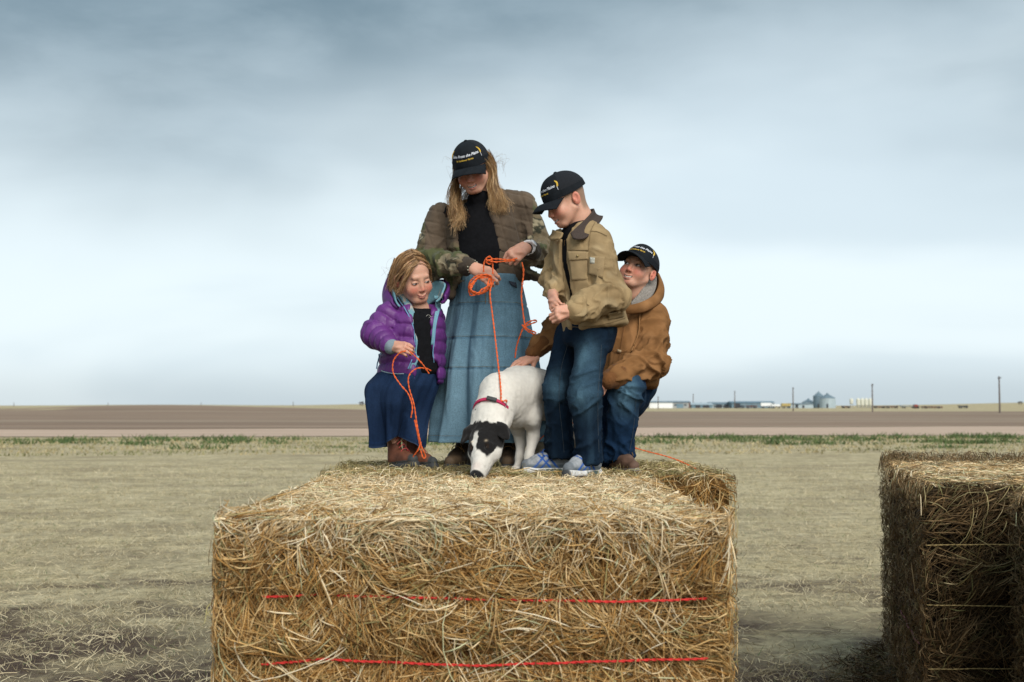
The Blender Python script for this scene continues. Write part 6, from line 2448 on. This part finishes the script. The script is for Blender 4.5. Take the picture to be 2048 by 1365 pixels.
def dog_col(V, n):
    c = np.tile(WHT, (len(V), 1)) * (1 + .05 * vnoise(V, 14, 2) + .05 * vnoise(V * A([2, 2, .7]), 60, 3))[:, None]
    p = (V - sk) @ RD / (HS)
    x, y, z = p.T
    near = (np.abs(p) < A([.13, .24, .12])).all(1) & (np.linalg.norm(p * A([1, .5, 1]), axis=1) < .125)
    j = .006 * vnoise(V, 90, 5) + .004 * vnoise(V, 40, 6)
    ax = np.abs(x)
    # black cap and cheeks, split by a white blaze
    blk = sstep(y + j * 1.5, -.048, -.040) * sstep(-y + j - .35 * np.abs(ax - .034), -.108, -.095)
    blaze = sstep(-(np.abs(x + .020) + j), -.0135, -.0085) * sstep(y, -.006, .012) * sstep(z, .0, .015)
    cheek = sstep(y - .6 * z + .35 * (ax - .04) + j, .045, .060) * sstep(ax, .036, .046) * (z < .016)
    under = sstep(-z + j, .028, .040) * (y > -.01)
    w = blk * (1 - blaze) * (1 - cheek) * (1 - under)
    ear = (ax > .060) & (y < .03) & (y > -.052) & (z > -.012)
    w = np.maximum(w, ear * 1.0)
    c = np.where(near[:, None], blend(c, (.010, .009, .009), w), c)
    for xx in (-.032, .032):
        c = blend(c, (.50, .40, .27), near * .9 * gauss(p, (xx * .95, .047, .045), (.006, .0055, .02)))
        e = near & (np.hypot(x - xx * 1.12, y - .068) < .0085) & (z > .02)
        c[e] = A([.02, .012, .008])
    c = blend(c, (.50, .30, .26), near * .35 * gauss(p, (0, .16, .02), (.02, .02, .02)))
    c = blend(c, (.012, .012, .013), near * sstep(y, .177, .184) * sstep(z, -.02, -.012))
    mouth = near & (np.abs(z + .036 + .0 * y) < .0032) & (y > .10) & (y < .165) & (ax > .012)
    c[mouth] = A([.05, .03, .03])
    return c


hlo, hhi = sk - A([.14, .2, .25]), sk + A([.14, .12, .10])
V0, Q0 = S.mesh(.007)
ins_ = ((V0 > hlo + .012) & (V0 < hhi - .012)).all(1)
V1, Q1 = S.mesh(.0034, hlo, hhi)
in1 = ((V1 > hlo) & (V1 < hhi)).all(1)
V, Q = join((V0, Q0[~ins_[Q0].all(1)]), (V1, Q1[in1[Q1].all(1)]))
uu, inv = np.unique(Q, return_inverse=True)
V, Q = V[uu], inv.reshape(-1, 4)
n_ = normals(V, Q)
Vb = V + n_ * (.0014 * vnoise(V * A([1.5, 1.5, .6]), 32, 4) + .0015 * vnoise(V, 80, 5))[:, None]
cb = dog_col(V, n_)
m_dog = pmat('dog_coat', attr=True, rough=.85, var=.05, vscale=60, bump=.25, bscale=240, spec=.15, sheen=.15)
dbody = mesh('body', Vb, Q, mat=m_dog, parent=dg, col=cb)
# short fur standing off the skin
rs = np.random.default_rng(5)
vis = np.where(Vb[:, 1] < 6.15)[0]
ix = rs.choice(vis, 11000)
p0, nn = Vb[ix], n_[ix]
flow = norm(A([.3, .45, -.35]))
hd = np.linalg.norm(p0 - sk, axis=1) < .15
fl = np.where(hd[:, None], -fw[None], flow[None])
fl = fl - nn * (fl * nn).sum(1, keepdims=True)
L = rs.uniform(.008, .018, len(ix)) * np.where(hd, .5, 1.0)
neckw = np.exp(-(np.linalg.norm(p0 - W(975, 815, 5.66), axis=1) / .14) ** 2)
L = L * (1 + .9 * neckw)
t = np.linspace(0, 1, 3)[None, :, None]
P = p0[:, None] - nn[:, None] * .002 + (nn[:, None] * .12 * t + fl[:, None] * t ** 1.2 + rs.normal(0, .10, (len(ix), 1, 3)) * t) * L[:, None, None]
cf = cb[ix] * rs.uniform(.9, 1.1, (len(ix), 1))
tag(tubes('fur', P, np.stack([np.full(len(ix), .0007), np.full(len(ix), .0005), np.full(len(ix), .0001)], 1), m_dog, dg, K=2, C=cf), kind='stuff')
# collar with buckle and ring
cc = W(984, 824, 5.655)
axd = norm(W(1000, 790, 5.76) - sk)
c1 = norm(np.cross(axd, A([0, 0, 1.])))
c2 = np.cross(axd, c1)
th = np.linspace(0, 2 * np.pi, 65)
rim = A([cc + .0865 * (math.cos(t_) * c1 + math.sin(t_) * c2) for t_ in th])
G = np.stack([rim - axd * .0075, rim + axd * .0075], 1).reshape(-1, 3)
Vc, Qc = plate(G, 65, 2, .005)
m_pink = pmat('pink_webbing', (.50, .03, .10), .7, var=.2, vscale=120)
col_ = mesh('collar', Vc, Qc, mat=m_pink, parent=dg)
fd = norm(A([0, -1, .15]) - axd * (A([0, -1, .15]) @ axd))
sd = np.cross(axd, fd)
if sd[0] > 0:
    sd = -sd
S2 = Sdf().frame(np.stack([sd, axd, fd], 1), cc + fd * .088 + sd * .012)
S2.box((0, 0, 0), (.024, .010, .007), .004)
Vx, Qx = S2.mesh(.003)
mesh('buckle', Vx, Qx, mat=m_sole, parent=col_)
rg = cc + (fd * .80 - sd * .60) * .096
ring = A([rg + .012 * (math.cos(t_) * axd + math.sin(t_) * norm(fd - sd * .2)) for t_ in np.linspace(0, 2 * np.pi, 25)])
tubes('collar_ring', ring[None], A([.002]), pmat('steel_ring', (.5, .5, .5), .3, var=0, metal=.9), col_, K=6)
RING = rg

# ------------------------------------------------------------------ orange baler twine
def twine(name, label, curves, r=.0030, strands=2, group=None, tp=24):
    root = thing(name, curves[0][0], label, 'twine', group)
    for c in curves:
        n = max(60, int(sum(np.linalg.norm(np.diff(A(c), axis=0), axis=1)) * 320))
        T = twist_strands(c, n, r * .9, tp, strands, .0006)
        tubes('strand', T, np.full(strands, r), m_orange, root, K=5)
    return root


DOFF = 0.06
sdg = Surf(Vb)
coil = []
rs = np.random.default_rng(3)
for k in range(4):
    for t_ in np.linspace(0, 2 * np.pi, 11)[:-1]:
        coil.append(W(961 + (24 - 2 * k) * math.cos(t_) + rs.normal(0, 1.5), 570 + (19 - 2.0 * k) * math.sin(t_) - .25 * 24 * math.cos(t_) + rs.normal(0, 1.5), 5.79 - .012 * k + .02 * math.sin(t_ + k)))
leash = [W(984, 566, 5.79), W(980, 590, 5.775), W(985, 630, 5.765), W(992, 690, 5.72), *[sdg.at(px_, py_, .012) for px_, py_ in ((997, 735), (1000, 760), (1002, 785), (1003, 802))], RING + A([0, -.004, .016]), RING + A([0, 0, .004])]
across = [W(967, 545, 5.80), W(968, 526, 5.79), W(976, 515, 5.79), W(984, 518, 5.785), W(980, 528, 5.79), W(972, 524, 5.785), W(985, 519, 5.78), W(1002, 519, 5.775), W(1020, 520, 5.775), W(1034, 517, 5.785)]
across2 = [W(986, 548, 5.79), W(985, 525, 5.79), W(979, 514, 5.78), W(972, 520, 5.78), W(990, 524, 5.78), W(1008, 523, 5.775), W(1030, 522, 5.78)]
tail = [W(1044, 525, 5.80), W(1047, 545, 5.795), W(1043, 590, 5.80), W(1046, 625, 5.80), W(1049, 650, 5.79), W(1043, 664, 5.80), W(1034, 690, 5.83), W(1030, 716, 5.86)]
bow1 = [W(1048, 652, 5.79), W(1058, 644, 5.785), W(1070, 641, 5.785), W(1073, 644, 5.785), W(1062, 648, 5.785), W(1047, 655, 5.785)]
bow2 = [W(1046, 653, 5.785), W(1058, 660, 5.785), W(1072, 666, 5.79), W(1066, 668, 5.79), W(1052, 660, 5.785), W(1044, 650, 5.785)]
DOFF = 0.0
twine('leash', 'orange twine leash from the tall girl\'s hands to the dog\'s collar', [leash, coil, across, across2, tail, bow1, bow2], .0023)
DOFF = -0.26
g1 = [W(812, 702, 6.02), W(800, 706, 6.02), W(787, 722, 6.03), W(786, 745, 6.03), W(800, 768, 6.02), W(817, 790, 6.01), W(825, 815, 6.0), W(822, 836, 6.0)]
g2 = [W(818, 702, 6.02), W(834, 716, 6.02), W(846, 730, 6.02), W(858, 748, 6.04)]
g3 = [W(862, 742, 6.06), W(850, 737, 6.03), W(832, 738, 6.02), W(818, 752, 6.01), W(818, 775, 6.01), W(828, 810, 6.0), W(834, 850, 6.0), W(842, 890, 6.0), W(851, 912, 6.01), W(846, 916, 6.01), W(841, 898, 6.01), W(836, 872, 6.0), W(829, 840, 6.0)]
g4 = [W(842, 884, 6.0), W(836, 900, 6.0), W(826, 914, 6.02)]
twine('twine_length', 'orange twine length hanging from the small girl\'s hand', [g1, g2, g3, g4], .0020)
DOFF = 0.0
r1 = [W(1146, 846, 5.98), W(1180, 858, 6.02), W(1230, 880, 6.05), W(1262, 893, 6.05), W(1300, 905, 6.04), W(1340, 915, 6.02), W(1380, 932, 5.98), W(1406, 944, 5.92), W(1425, 948, 5.86), W(1440, 950, 5.84)]
r2 = [W(1406, 946, 5.90), W(1420, 952, 5.85), W(1436, 949, 5.84), W(1424, 951, 5.83), W(1432, 961, 5.80)]
twine('twine_length', 'orange twine running taut to the right end of the rear bale', [r1, r2], .0019)
s1 = [W(1146, 846, 5.98), W(1090, 870, 6.02), W(1062, 905, 6.03), W(1075, 925, 6.02), W(1080, 946, 6.02)]
twine('twine_length', 'short dark orange twine behind the dog\'s front legs', [s1], .0018)
